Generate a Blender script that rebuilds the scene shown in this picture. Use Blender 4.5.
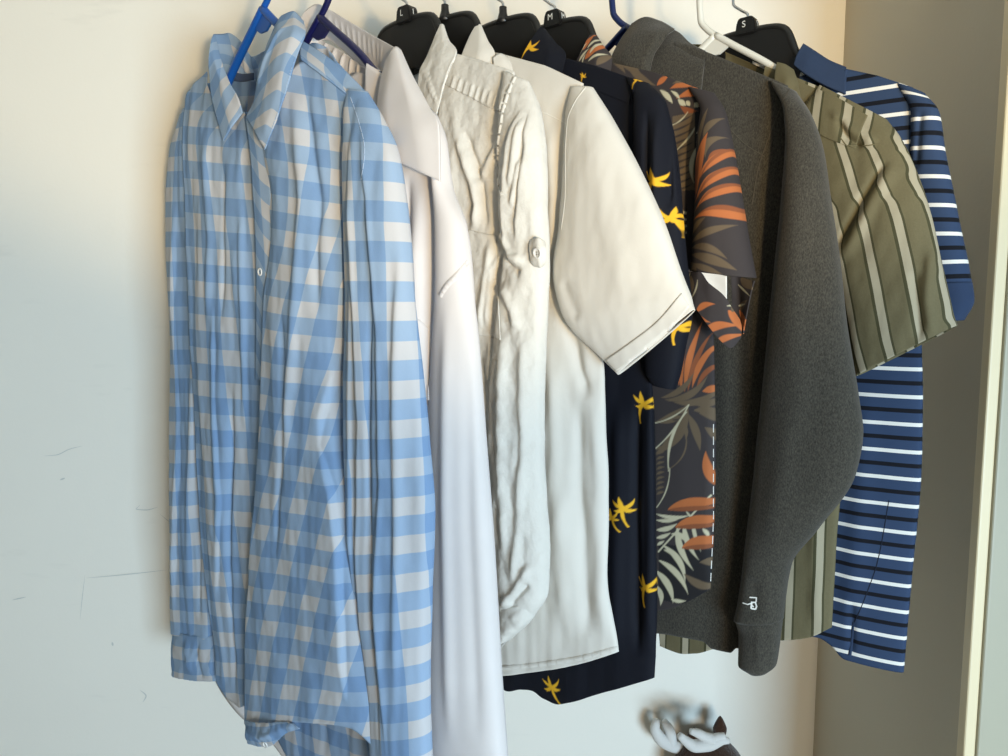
import bpy, bmesh, math, random
import numpy as np
from mathutils import Vector
from mathutils.bvhtree import BVHTree

for o in list(bpy.data.objects):
    bpy.data.objects.remove(o)
SC = bpy.context.scene
COL = SC.collection
W_PX, H_PX, F_PX = 1008, 756, 757.0
EYE = 1.25                       # camera height
PITCH = math.radians(5.8)        # looking slightly down
ROD_Y, ROD_Z = 1.05, EYE + 0.447 # clothes rod
WALL_Y, SIDE_X = 1.40, 0.605     # back wall, right side wall

# ------------------------------------------------------------------ camera
cam = bpy.data.cameras.new('camera')
cam.sensor_width = 36.0
cam.lens = F_PX / W_PX * 36.0
cam.clip_start = 0.02
camo = bpy.data.objects.new('camera', cam)
COL.objects.link(camo)
camo.location = (0, 0, EYE)
camo.rotation_euler = (math.pi / 2 - PITCH, 0, 0)
SC.camera = camo

# ------------------------------------------------------------------ light
SC.view_settings.view_transform = 'Standard'
SC.view_settings.look = 'None'
SC.view_settings.gamma = 1.0
SC.view_settings.use_curve_mapping = False
SC.view_settings.exposure = 0.0
wd = bpy.data.worlds.new('room_ambient')
SC.world = wd
wd.use_nodes = True
wd.node_tree.nodes['Background'].inputs[0].default_value = (0.80, 0.90, 1.0, 1)
wd.node_tree.nodes['Background'].inputs[1].default_value = 0.045

def area_light(name, loc, target, sx, sy, power, color):
    l = bpy.data.lights.new(name, 'AREA')
    l.shape = 'RECTANGLE'
    l.size, l.size_y = sx, sy
    l.energy = power
    l.color = color
    o = bpy.data.objects.new(name, l)
    COL.objects.link(o)
    o.location = loc
    d = Vector(target) - Vector(loc)
    o.rotation_euler = d.to_track_quat('-Z', 'Y').to_euler()
    return o

def spot_light(name, loc, target, power, color, size, blend, radius):
    l = bpy.data.lights.new(name, 'SPOT')
    l.energy, l.color, l.spot_size, l.spot_blend, l.shadow_soft_size = power, color, math.radians(size), blend, radius
    o = bpy.data.objects.new(name, l)
    COL.objects.link(o)
    o.location = loc
    o.rotation_euler = (Vector(target) - Vector(loc)).to_track_quat('-Z', 'Y').to_euler()
    return o

# shaded lamp behind the camera throwing warm light up onto the rod, daylight from a low window
spot_light('uplighter_lamp', (0.52, -1.10, 0.95), (-0.20, 1.30, 2.46), 116, (1.0, 0.73, 0.38), 55, 0.38, 0.05)
area_light('added_warm_fill', (0.52, -1.15, 0.80), (0.2, 1.3, 0.7), 0.25, 0.25, 11, (1.0, 0.80, 0.56))  # added fill light, warms the lower clothes; no separate source there
area_light('window_daylight', (1.15, -1.5, 0.62), (-0.25, 1.3, 0.85), 0.9, 0.8, 78, (0.56, 0.80, 1.0))

# ------------------------------------------------------------------ helpers
def srgb(r, g, b):
    def f(c):
        c /= 255.0
        return c / 12.92 if c <= 0.04045 else ((c + 0.055) / 1.055) ** 2.4
    return (f(r), f(g), f(b), 1.0)

CAMP = np.array([0, 0, EYE], float)
FWD = np.array([0, math.cos(PITCH), -math.sin(PITCH)])
UP = np.array([0, math.sin(PITCH), math.cos(PITCH)])
RT = np.array([1.0, 0, 0])

def ray(px, py):
    return FWD + (px - W_PX / 2) / F_PX * RT + (H_PX / 2 - py) / F_PX * UP

def at_y(px, py, y):
    d = ray(px, py)
    return CAMP + d * (y / d[1])

PHI = math.radians(50)

class Frame:
    """hanging plane of one garment: u towards the room, z up, w out of the shirt front"""
    def __init__(self, hook_px, phi=PHI):
        self.c = at_y(hook_px, 10, ROD_Y).copy()
        self.c[2] = 0
        self.U = np.array([math.sin(phi), -math.cos(phi), 0])
        self.N = np.array([-math.cos(phi), -math.sin(phi), 0])
    def loc(self, px, py, w=0.0):
        d = ray(px, py)
        t = ((self.c - CAMP) @ self.N + w) / (d @ self.N)
        p = CAMP + d * t - self.c
        return np.array([p @ self.U, p[2], w])
    def locs(self, pts, w=0.0):
        return np.array([self.loc(p[0], p[1], p[2] if len(p) > 2 else w) for p in pts])
    def world(self, L):
        L = np.asarray(L, float).reshape(-1, 3)
        return self.c + L[:, :1] * self.U + L[:, 2:3] * self.N + L[:, 1:2] * np.array([0, 0, 1.0])

def catmull(P, n):
    """resample points P (k,d) to n points along a smooth curve, chord length spaced"""
    P = np.asarray(P, float)
    k = len(P)
    if k == 1:
        return np.repeat(P, n, 0)
    seg = np.linalg.norm(np.diff(P, axis=0), axis=1) + 1e-9
    T = np.concatenate([[0], np.cumsum(seg)])
    return spline(T, P, np.linspace(0, T[-1], n))

def spline(T, P, t):
    """monotone-ish cubic Hermite through (T,P)"""
    T = np.asarray(T, float); P = np.asarray(P, float)
    if P.ndim == 1:
        return spline(T, P[:, None], t)[:, 0]
    k = len(T)
    h = np.diff(T)
    d = np.diff(P, axis=0) / h[:, None]
    m = np.zeros_like(P)
    m[0], m[-1] = d[0], d[-1]
    if k > 2:
        a = d[:-1]; b = d[1:]
        m[1:-1] = np.where(a * b > 0, 2 * a * b / np.where(np.abs(a + b) < 1e-12, 1, a + b), 0)
    i = np.clip(np.searchsorted(T, t, side='right') - 1, 0, k - 2)
    x = ((t - T[i]) / h[i])
    x = np.clip(x, 0, 1)[:, None]
    H = h[i][:, None]
    return ((2*x**3 - 3*x**2 + 1) * P[i] + (x**3 - 2*x**2 + x) * H * m[i]
            + (-2*x**3 + 3*x**2) * P[i+1] + (x**3 - x**2) * H * m[i+1])

def pnoise(x, y, seed=0):
    x = np.asarray(x, float); y = np.asarray(y, float)
    xi = np.floor(x).astype(np.int64); yi = np.floor(y).astype(np.int64)
    xf = x - xi; yf = y - yi
    def g(ix, iy, dx, dy):
        h = (ix * 374761393 + iy * 668265263 + seed * 974634541) & 0x7fffffff
        h = ((h ^ (h >> 13)) * 1274126177) & 0x7fffffff
        a = (h % 4096) / 4096.0 * 2 * math.pi
        return np.cos(a) * dx + np.sin(a) * dy
    u = xf**3 * (xf * (xf * 6 - 15) + 10); v = yf**3 * (yf * (yf * 6 - 15) + 10)
    n00 = g(xi, yi, xf, yf); n10 = g(xi + 1, yi, xf - 1, yf)
    n01 = g(xi, yi + 1, xf, yf - 1); n11 = g(xi + 1, yi + 1, xf - 1, yf - 1)
    return (n00 * (1 - u) + n10 * u) * (1 - v) + (n01 * (1 - u) + n11 * u) * v

def fold_field(fr, folds, wrinkles, w0=0.0):
    """displacement along the cloth normal at plane position (u, z)"""
    prep = []
    for typ, amp, wid, pts in folds:
        prep.append((typ, amp / 1000.0, wid / 1000.0, fr.locs(pts, w0)[:, :2]))
    def f(u, z):
        out = np.zeros_like(u)
        for typ, amp, wid, P in prep:
            best = np.full(u.shape, 1e9); sgn = np.zeros_like(u); par = np.zeros_like(u)
            seg = np.diff(P, axis=0); L = np.linalg.norm(seg, axis=1); cum = np.concatenate([[0], np.cumsum(L)])
            for i in range(len(seg)):
                du = u - P[i, 0]; dz = z - P[i, 1]
                tt = np.clip((du * seg[i, 0] + dz * seg[i, 1]) / (L[i]**2 + 1e-12), 0, 1)
                ex = du - tt * seg[i, 0]; ez = dz - tt * seg[i, 1]
                d = np.hypot(ex, ez)
                cr = seg[i, 0] * dz - seg[i, 1] * du
                m = d < best
                best = np.where(m, d, best); sgn = np.where(m, np.sign(cr), sgn)
                par = np.where(m, (cum[i] + tt * L[i]) / cum[-1], par)
            taper = np.clip(np.sin(np.pi * np.clip(par, 0.0, 1.0)) * 2.2, 0, 1)
            if typ == 'ridge':
                out += amp * np.exp(-(best / wid) ** 2) * taper
            elif typ == 'flow':      # ridge that keeps its height to the lower end
                tp = np.clip(par * 3.0, 0, 1)
                out += amp * np.exp(-(best / wid) ** 2) * tp
            elif typ == 'step':      # one layer lapping over another, high on the right of the line's direction
                sd = -best * sgn
                k = 1 / (1 + np.exp(-sd / 0.0009))
                out += amp * k * np.exp(-np.maximum(sd, 0) / wid) * taper
            elif typ == 'stepflow':
                sd = -best * sgn
                k = 1 / (1 + np.exp(-sd / 0.0009))
                tp = np.clip(par * 4.0, 0, 1)
                out += amp * k * np.exp(-np.maximum(sd, 0) / wid) * tp
        for amp, su, sz, seed in wrinkles:
            out += amp / 1000.0 * pnoise(u / su + 31.7, z / sz + 17.3, seed)
        return out
    return f

BASE = {}     # world position of each thing's Empty; its parts are built relative to it

def grid_faces(nr, nc, closed=False):
    r = np.arange(nr - 1)[:, None]
    m = nc if closed else nc - 1
    c = np.arange(m)[None, :]
    c2 = (c + 1) % nc
    return np.stack([r * nc + c, (r + 1) * nc + c, (r + 1) * nc + c2, r * nc + c2], -1).reshape(-1, 4)

def mesh_obj(name, V, Fc, mat, parent=None, uv=None, smooth=True, solid=0.0, color=None, extra_faces=None, flip=False):
    V = np.asarray(V, float)
    off = np.array(BASE.get(parent.name, (0, 0, 0))) if parent is not None else np.zeros(3)
    me = bpy.data.meshes.new(name)
    faces = Fc.tolist() if isinstance(Fc, np.ndarray) else [[int(i) for i in f] for f in Fc]
    if extra_faces:
        faces = faces + [list(f) for f in extra_faces]
    if flip:
        faces = [f[::-1] for f in faces]
    me.from_pydata((V - off).tolist(), [], faces)
    if uv is not None:
        lay = me.uv_layers.new(name='cloth')
        li = np.empty(len(me.loops), np.int32)
        me.loops.foreach_get('vertex_index', li)
        lay.data.foreach_set('uv', np.asarray(uv, np.float32)[li].ravel())
    if color is not None:
        ca = me.color_attributes.new('print', 'FLOAT_COLOR', 'POINT')
        ca.data.foreach_set('color', np.asarray(color, np.float32).ravel())
    if smooth:
        me.polygons.foreach_set('use_smooth', [True] * len(me.polygons))
    for m in (mat if isinstance(mat, (list, tuple)) else [mat]):
        me.materials.append(m)
    me.update()
    o = bpy.data.objects.new(name, me)
    COL.objects.link(o)
    if parent is not None:
        o.parent = parent
        BASE[o.name] = tuple(off)
    if solid:
        md = o.modifiers.new('cloth_thickness', 'SOLIDIFY')
        md.thickness = solid
        md.offset = -1.0
    return o

def thing(name, label, cat, base, group=None):
    o = bpy.data.objects.new(name, None)
    o.empty_display_size = 0.05
    COL.objects.link(o)
    o.location = base
    BASE[o.name] = tuple(float(x) for x in base)
    o['label'] = label
    o['category'] = cat
    if group:
        o['group'] = group
    return o

def tag(o, label, cat, group=None):
    o['label'] = label; o['category'] = cat
    if group:
        o['group'] = group
    return o

def structure(o):
    o['kind'] = 'structure'
    return o

def bm_obj(name, bm, mat, parent=None, smooth=False):
    off = Vector(BASE.get(parent.name, (0, 0, 0))) if parent is not None else Vector((0, 0, 0))
    for v in bm.verts:
        v.co -= off
    me = bpy.data.meshes.new(name)
    bm.to_mesh(me); bm.free()
    if smooth:
        me.polygons.foreach_set('use_smooth', [True] * len(me.polygons))
    me.materials.append(mat)
    o = bpy.data.objects.new(name, me)
    COL.objects.link(o)
    if parent is not None:
        o.parent = parent
        BASE[o.name] = tuple(off)
    return o

def bm_box(bm, x0, x1, y0, y1, z0, z1, bevel=0.0):
    r = bmesh.ops.create_cube(bm, size=1.0)
    for v in r['verts']:
        v.co = Vector(((x0 + x1) / 2 + v.co.x * (x1 - x0), (y0 + y1) / 2 + v.co.y * (y1 - y0), (z0 + z1) / 2 + v.co.z * (z1 - z0)))
    if bevel:
        es = list({e for v in r['verts'] for e in v.link_edges})
        bmesh.ops.bevel(bm, geom=es, offset=bevel, segments=3, affect='EDGES', profile=0.6)

def sweep(P, rad, nseg=10, cap=True):
    """tube along world points P; rad a number or a list"""
    P = np.asarray(P, float); n = len(P)
    rad = np.broadcast_to(np.asarray(rad, float), (n,))
    T = np.gradient(P, axis=0); T /= np.linalg.norm(T, axis=1)[:, None] + 1e-12
    ref = np.array([0.31, 0.77, 0.55]); a = np.cross(T[0], ref); a /= np.linalg.norm(a)
    V = []
    for i in range(n):
        a = a - T[i] * (a @ T[i]); a /= np.linalg.norm(a)
        b = np.cross(T[i], a)
        for k in range(nseg):
            th = 2 * math.pi * k / nseg
            V.append(P[i] + rad[i] * (math.cos(th) * a + math.sin(th) * b))
    Fc = grid_faces(n, nseg, True)
    ex = [list(range(nseg)), list(range((n - 1) * nseg, n * nseg))[::-1]] if cap else None
    return np.array(V), Fc, ex

# ------------------------------------------------------------------ materials
def nt(m):
    m.use_nodes = True
    t = m.node_tree
    return t, t.nodes, t.links, t.nodes['Principled BSDF']

def math_node(N, L, op, a, b=None, c=None):
    n = N.new('ShaderNodeMath'); n.operation = op
    for i, x in enumerate((a, b, c)):
        if x is None:
            continue
        if isinstance(x, (int, float)):
            n.inputs[i].default_value = x
        else:
            L.new(x, n.inputs[i])
    return n.outputs[0]

def mix_col(N, L, fac, a, b):
    n = N.new('ShaderNodeMix'); n.data_type = 'RGBA'
    if isinstance(fac, (int, float)):
        n.inputs[0].default_value = fac
    else:
        L.new(fac, n.inputs[0])
    for i, x in ((6, a), (7, b)):
        if isinstance(x, tuple):
            n.inputs[i].default_value = x
        else:
            L.new(x, n.inputs[i])
    return n.outputs[2]

def noise_node(N, L, scale, detail=3, vec=None, rough=0.55):
    n = N.new('ShaderNodeTexNoise')
    n.inputs['Scale'].default_value = scale
    n.inputs['Detail'].default_value = detail
    n.inputs['Roughness'].default_value = rough
    if vec is not None:
        L.new(vec, n.inputs['Vector'])
    return n.outputs['Fac']

def cloth_uv(N, L):
    u = N.new('ShaderNodeUVMap'); u.uv_map = 'cloth'
    s = N.new('ShaderNodeSeparateXYZ'); L.new(u.outputs[0], s.inputs[0])
    return u.outputs[0], s.outputs[0], s.outputs[1]

def finish_cloth(N, L, B, col, rough=0.85, bump=0.25, weave=1400, wr=60, sheen=0.0, transl=0.0, obj_wr=0.15):
    if isinstance(col, tuple):
        B.inputs['Base Color'].default_value = col
    else:
        L.new(col, B.inputs['Base Color'])
    B.inputs['Roughness'].default_value = rough
    B.inputs['Specular IOR Level'].default_value = 0.25
    if sheen:
        B.inputs['Sheen Weight'].default_value = sheen
        B.inputs['Sheen Roughness'].default_value = 0.5
    tc = N.new('ShaderNodeTexCoord')
    a = noise_node(N, L, weave, 2, tc.outputs['Object'])
    b = noise_node(N, L, wr, 5, tc.outputs['Object'])
    h = math_node(N, L, 'ADD', math_node(N, L, 'MULTIPLY', a, 0.12), math_node(N, L, 'MULTIPLY', b, obj_wr * 6))
    bp = N.new('ShaderNodeBump')
    bp.inputs['Strength'].default_value = bump
    bp.inputs['Distance'].default_value = 0.004
    L.new(h, bp.inputs['Height'])
    L.new(bp.outputs[0], B.inputs['Normal'])
    if transl:
        out = N['Material Output']
        tr = N.new('ShaderNodeBsdfTranslucent')
        if isinstance(col, tuple):
            tr.inputs['Color'].default_value = col
        else:
            L.new(col, tr.inputs['Color'])
        mx = N.new('ShaderNodeMixShader'); mx.inputs[0].default_value = transl
        L.new(B.outputs[0], mx.inputs[1]); L.new(tr.outputs[0], mx.inputs[2])
        L.new(mx.outputs[0], out.inputs['Surface'])

def plain_cloth(name, col, **kw):
    m = bpy.data.materials.new(name)
    t, N, L, B = nt(m)
    tc = N.new('ShaderNodeTexCoord')
    f = noise_node(N, L, 22, 4, tc.outputs['Object'])
    c2 = tuple(x * 0.93 for x in col[:3]) + (1,)
    finish_cloth(N, L, B, mix_col(N, L, f, col, c2), **kw)
    return m

def print_cloth(name, **kw):
    m = bpy.data.materials.new(name)
    t, N, L, B = nt(m)
    a = N.new('ShaderNodeVertexColor'); a.layer_name = 'print'
    finish_cloth(N, L, B, a.outputs[0], **kw)
    return m

def simple_mat(name, col, rough=0.4, metal=0.0, spec=0.5, var=0.0, scale=40, bump=0.0):
    m = bpy.data.materials.new(name)
    t, N, L, B = nt(m)
    tc = N.new('ShaderNodeTexCoord')
    f = noise_node(N, L, scale, 4, tc.outputs['Object'])
    c2 = tuple(x * (1 - var) for x in col[:3]) + (1,)
    L.new(mix_col(N, L, f, col, c2), B.inputs['Base Color'])
    B.inputs['Roughness'].default_value = rough
    B.inputs['Metallic'].default_value = metal
    B.inputs['Specular IOR Level'].default_value = spec
    if bump:
        bp = N.new('ShaderNodeBump'); bp.inputs['Strength'].default_value = bump
        bp.inputs['Distance'].default_value = 0.003
        L.new(f, bp.inputs['Height']); L.new(bp.outputs[0], B.inputs['Normal'])
    return m

def band(N, L, x, period, start, width, soft=0.0):
    """1 where (x mod period) lies in [start, start+width)"""
    q = math_node(N, L, 'MODULO', math_node(N, L, 'ADD', math_node(N, L, 'MODULO', math_node(N, L, 'SUBTRACT', x, start), period), period), period)
    return math_node(N, L, 'LESS_THAN', q, width)

def gingham_mat():
    m = bpy.data.materials.new('gingham_cotton')
    t, N, L, B = nt(m)
    uv, u, v = cloth_uv(N, L)
    PU, P = 0.086, 0.0455
    a = band(N, L, u, PU, 0.0, PU * 0.54)
    b = band(N, L, v, P, 0.0, P * 0.52)
    s = math_node(N, L, 'ADD', a, b)
    f1 = math_node(N, L, 'MINIMUM', s, 1.0)
    f2 = math_node(N, L, 'MAXIMUM', math_node(N, L, 'SUBTRACT', s, 1.0), 0.0)
    th = N.new('ShaderNodeTexNoise'); th.inputs['Scale'].default_value = 900
    th.inputs['Detail'].default_value = 1
    L.new(uv, th.inputs['Vector'])
    c = mix_col(N, L, f1, srgb(206, 205, 207), srgb(152, 178, 208))
    c = mix_col(N, L, f2, c, srgb(120, 155, 198))
    c = mix_col(N, L, math_node(N, L, 'MULTIPLY', th.outputs['Fac'], 0.18), c, srgb(190, 200, 214))
    finish_cloth(N, L, B, c, rough=0.9, bump=0.22, wr=45, transl=0.12)
    return m

def olive_stripe_mat():
    m = bpy.data.materials.new('olive_striped_cotton')
    t, N, L, B = nt(m)
    uv, u, v = cloth_uv(N, L)
    P = 0.036
    dark = band(N, L, u, P, 0.0, 0.0145)
    lite = band(N, L, u, P, 0.0034, 0.0086)
    tc = N.new('ShaderNodeTexCoord')
    f = noise_node(N, L, 500, 2, tc.outputs['Object'])
    base = mix_col(N, L, f, srgb(112, 105, 79), srgb(101, 94, 70))
    c = mix_col(N, L, dark, base, srgb(72, 70, 49))
    c = mix_col(N, L, lite, c, srgb(166, 158, 136))
    finish_cloth(N, L, B, c, rough=0.9, bump=0.3, wr=50)
    return m

def polo_mat():
    m = bpy.data.materials.new('striped_pique_knit')
    t, N, L, B = nt(m)
    uv, u, v = cloth_uv(N, L)
    P = 0.0335
    wh = band(N, L, v, P, 0.0, 0.0046)
    bk = band(N, L, v, P, 0.0163, 0.0052)
    base = srgb(49, 66, 95)
    c = mix_col(N, L, wh, base, srgb(232, 230, 224))
    c = mix_col(N, L, bk, c, srgb(14, 17, 26))
    finish_cloth(N, L, B, c, rough=0.85, bump=0.2, wr=30)
    return m

def heather_mat():
    m = bpy.data.materials.new('charcoal_heather_fleece')
    t, N, L, B = nt(m)
    tc = N.new('ShaderNodeTexCoord')
    mp = N.new('ShaderNodeMapping'); mp.inputs['Scale'].default_value = (1, 1, 0.5)
    L.new(tc.outputs['Object'], mp.inputs[0])
    f = noise_node(N, L, 700, 3, mp.outputs[0], 0.7)
    r = N.new('ShaderNodeMapRange'); L.new(f, r.inputs[0])
    r.inputs[1].default_value = 0.35; r.inputs[2].default_value = 0.68
    c = mix_col(N, L, r.outputs[0], srgb(45, 43, 38), srgb(78, 74, 66))
    finish_cloth(N, L, B, c, rough=0.95, bump=0.3, wr=20, weave=900, sheen=0.15)
    return m

def wall_mat(name, col, marks=True):
    m = bpy.data.materials.new(name)
    t, N, L, B = nt(m)
    tc = N.new('ShaderNodeTexCoord')
    f = noise_node(N, L, 5, 4, tc.outputs['Object'])
    c = mix_col(N, L, f, col, tuple(x * 0.965 for x in col[:3]) + (1,))
    if marks:
        mp = N.new('ShaderNodeMapping'); mp.inputs['Scale'].default_value = (2.0, 1, 9.0)
        mp.inputs['Rotation'].default_value = (0, 0.12, 0)
        L.new(tc.outputs['Object'], mp.inputs[0])
        s = noise_node(N, L, 3.2, 3, mp.outputs[0])
        r = N.new('ShaderNodeMapRange'); L.new(s, r.inputs[0])
        r.inputs[1].default_value = 0.66; r.inputs[2].default_value = 0.80
        r.inputs[4].default_value = 0.10
        c = mix_col(N, L, r.outputs[0], c, srgb(150, 150, 146))
    L.new(c, B.inputs['Base Color'])
    B.inputs['Roughness'].default_value = 0.7
    B.inputs['Specular IOR Level'].default_value = 0.25
    b = noise_node(N, L, 160, 3, tc.outputs['Object'])
    bp = N.new('ShaderNodeBump'); bp.inputs['Strength'].default_value = 0.06
    bp.inputs['Distance'].default_value = 0.003
    L.new(b, bp.inputs['Height']); L.new(bp.outputs[0], B.inputs['Normal'])
    return m

M = {}
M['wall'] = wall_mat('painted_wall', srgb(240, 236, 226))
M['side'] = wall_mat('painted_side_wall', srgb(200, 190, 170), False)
M['trim'] = simple_mat('painted_trim', srgb(226, 210, 174), 0.45, var=0.03)
M['jamb'] = simple_mat('pale_grey_green_paint', srgb(172, 168, 148), 0.5, var=0.03)
M['scuff'] = simple_mat('grey_scuff', srgb(204, 205, 200), 0.8)
M['floor'] = simple_mat('beige_carpet', srgb(176, 160, 138), 0.95, var=0.2, scale=300, bump=0.6)
M['ceiling'] = wall_mat('painted_ceiling', srgb(235, 232, 225), False)
M['chrome'] = simple_mat('chrome', srgb(205, 205, 205), 0.22, 1.0)
M['rod'] = simple_mat('white_rod_metal', srgb(225, 225, 222), 0.35, 0.2)
M['gingham'] = gingham_mat()
M['white_dress'] = plain_cloth('white_dress_cotton', srgb(222, 217, 216), rough=0.75, bump=0.12, wr=18)
M['white_linen'] = plain_cloth('white_crumpled_cotton', srgb(216, 213, 206), rough=0.85, bump=0.5, wr=42, obj_wr=0.3)
M['white_short'] = plain_cloth('white_poplin', srgb(219, 215, 207), rough=0.8, bump=0.25, wr=24)
M['navy'] = print_cloth('navy_palm_print_rayon', rough=0.8, bump=0.15, wr=20)
M['tropical'] = print_cloth('tropical_leaf_print_rayon', rough=0.8, bump=0.15, wr=20)
M['heather'] = heather_mat()
M['olive'] = olive_stripe_mat()
M['olive_plain'] = plain_cloth('olive_cotton', srgb(106, 99, 74), rough=0.9, bump=0.3, wr=50)
M['polo'] = polo_mat()
M['polo_rib'] = plain_cloth('blue_ribbed_collar', srgb(46, 61, 88), rough=0.9, bump=0.3, wr=60)
M['stitch_white'] = plain_cloth('white_stitching', srgb(228, 225, 218), rough=0.8, bump=0.1)
M['stitch_blue'] = plain_cloth('pale_blue_stitching', srgb(168, 188, 214), rough=0.8, bump=0.1)
M['stitch_grey'] = plain_cloth('grey_stitching', srgb(80, 76, 68), rough=0.9, bump=0.1)
M['stitch_dark'] = plain_cloth('dark_stitching', srgb(30, 36, 50), rough=0.9, bump=0.1)
M['button'] = simple_mat('pearl_button', srgb(232, 230, 226), 0.25, var=0.05)
M['label_dark'] = plain_cloth('dark_woven_label', srgb(70, 84, 110), rough=0.8, bump=0.1)
M['label_white'] = plain_cloth('white_woven_label', srgb(235, 232, 226), rough=0.8, bump=0.1)
M['thread_white'] = plain_cloth('white_embroidery', srgb(238, 236, 230), rough=0.7, bump=0.1)
M['blue_plastic'] = simple_mat('blue_plastic', srgb(18, 84, 168), 0.35, var=0.05)
M['navy_plastic'] = simple_mat('navy_plastic', srgb(20, 22, 74), 0.3, var=0.05)
M['navy2_plastic'] = simple_mat('dark_blue_plastic', srgb(16, 34, 84), 0.3, var=0.05)
M['white_plastic'] = simple_mat('white_plastic', srgb(226, 224, 214), 0.35, var=0.03)
M['black_plastic'] = simple_mat('black_plastic', srgb(20, 19, 18), 0.42, var=0.2)
M['print_white'] = simple_mat('white_size_print', srgb(225, 225, 220), 0.5)
M['plush_brown'] = plain_cloth('brown_plush', srgb(58, 36, 22), rough=1.0, bump=0.8, wr=160, sheen=0.3)
M['plush_white'] = plain_cloth('white_felt', srgb(218, 216, 212), rough=1.0, bump=0.3, wr=90)

# ------------------------------------------------------------------ the closet
def slab(name, x0, x1, y0, y1, z0, z1, mat, bevel=0.0):
    bm = bmesh.new()
    bm_box(bm, x0, x1, y0, y1, z0, z1, bevel)
    return structure(bm_obj(name, bm, mat, smooth=False))

CEIL = 2.5
WALL_BACK = slab('wall_back', -1.7, SIDE_X + 0.1, WALL_Y, WALL_Y + 0.1, 0, CEIL, M['wall'])
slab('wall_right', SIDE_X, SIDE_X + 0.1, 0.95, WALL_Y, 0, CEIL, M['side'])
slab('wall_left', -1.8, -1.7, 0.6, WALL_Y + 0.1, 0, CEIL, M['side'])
slab('floor', -2.4, 2.6, -2.6, WALL_Y + 0.1, -0.05, 0, M['floor'])
slab('ceiling', -2.4, 2.6, -2.6, WALL_Y + 0.1, CEIL, CEIL + 0.05, M['ceiling'])
slab('trim_1', SIDE_X - 0.005, SIDE_X + 0.010, 0.933, 0.950, 0, CEIL, M['trim'], 0.003)
slab('trim_2', SIDE_X + 0.010, SIDE_X + 0.10, 0.929, 0.950, 0, CEIL, M['jamb'], 0.003)
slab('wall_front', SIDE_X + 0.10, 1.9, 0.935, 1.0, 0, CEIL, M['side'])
slab('baseboard_back', -1.7, SIDE_X, WALL_Y - 0.014, WALL_Y, 0, 0.09, M['trim'], 0.004)
slab('baseboard_right', SIDE_X - 0.014, SIDE_X, 0.97, WALL_Y - 0.014, 0, 0.09, M['trim'], 0.004)

# scuffs on the back wall
def scuff(pts, w):
    P = catmull(np.array([at_y(x, y, WALL_Y - 0.0006) for x, y in pts]), 24)
    T = np.gradient(P, axis=0); T /= np.linalg.norm(T, axis=1)[:, None] + 1e-12
    S = np.stack([-T[:, 2], np.zeros(24), T[:, 0]], 1)
    k = (np.sin(np.linspace(0.15, 2.95, 24)) * w / 2)[:, None]
    V = np.stack([P + S * k, P - S * k], 1).reshape(-1, 3)
    mesh_obj('scuff_mark', V, grid_faces(24, 2), M['scuff'], WALL_BACK, smooth=False)
for pts, w in (([(44, 456), (56, 455), (70, 449), (82, 446)], 0.0016), ([(86, 578), (110, 576), (140, 573), (166, 570)], 0.0018), ([(80, 620), (82, 600), (85, 575)], 0.0012), ([(112, 642), (113, 646)], 0.004), ([(140, 505), (136, 509), (146, 510), (158, 507)], 0.0018),
               ([(60, 480), (65, 478)], 0.003), ([(160, 514), (172, 524)], 0.0012), ([(140, 690), (146, 696), (143, 702)], 0.0026), ([(12, 600), (26, 597)], 0.0022)):
    scuff(pts, w)

# clothes rod with its end flanges
ROD_R = 0.0125
rod = thing('closet_rod', 'white metal clothes rod spanning the closet above the shirts', 'closet rod', (-0.5, ROD_Y, ROD_Z))
V, Fc, ex = sweep([(-1.7, ROD_Y, ROD_Z), (-0.5, ROD_Y, ROD_Z), (SIDE_X, ROD_Y, ROD_Z)], ROD_R, 24)
mesh_obj('rod', V, Fc, M['rod'], rod, extra_faces=ex)
for xx, sg in ((-1.7, 1), (SIDE_X, -1)):
    V, Fc, ex = sweep([(xx, ROD_Y, ROD_Z), (xx + sg * 0.004, ROD_Y, ROD_Z), (xx + sg * 0.006, ROD_Y, ROD_Z), (xx + sg * 0.02, ROD_Y, ROD_Z)],
                      [0.03, 0.03, 0.018, 0.016], 24)
    mesh_obj('flange', V, Fc, M['chrome'], rod, extra_faces=ex, smooth=False)
# ------------------------------------------------------------------ garment builder
def sstep(x):
    x = np.clip(x, 0, 1)
    return x * x * (3 - 2 * x)

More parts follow.
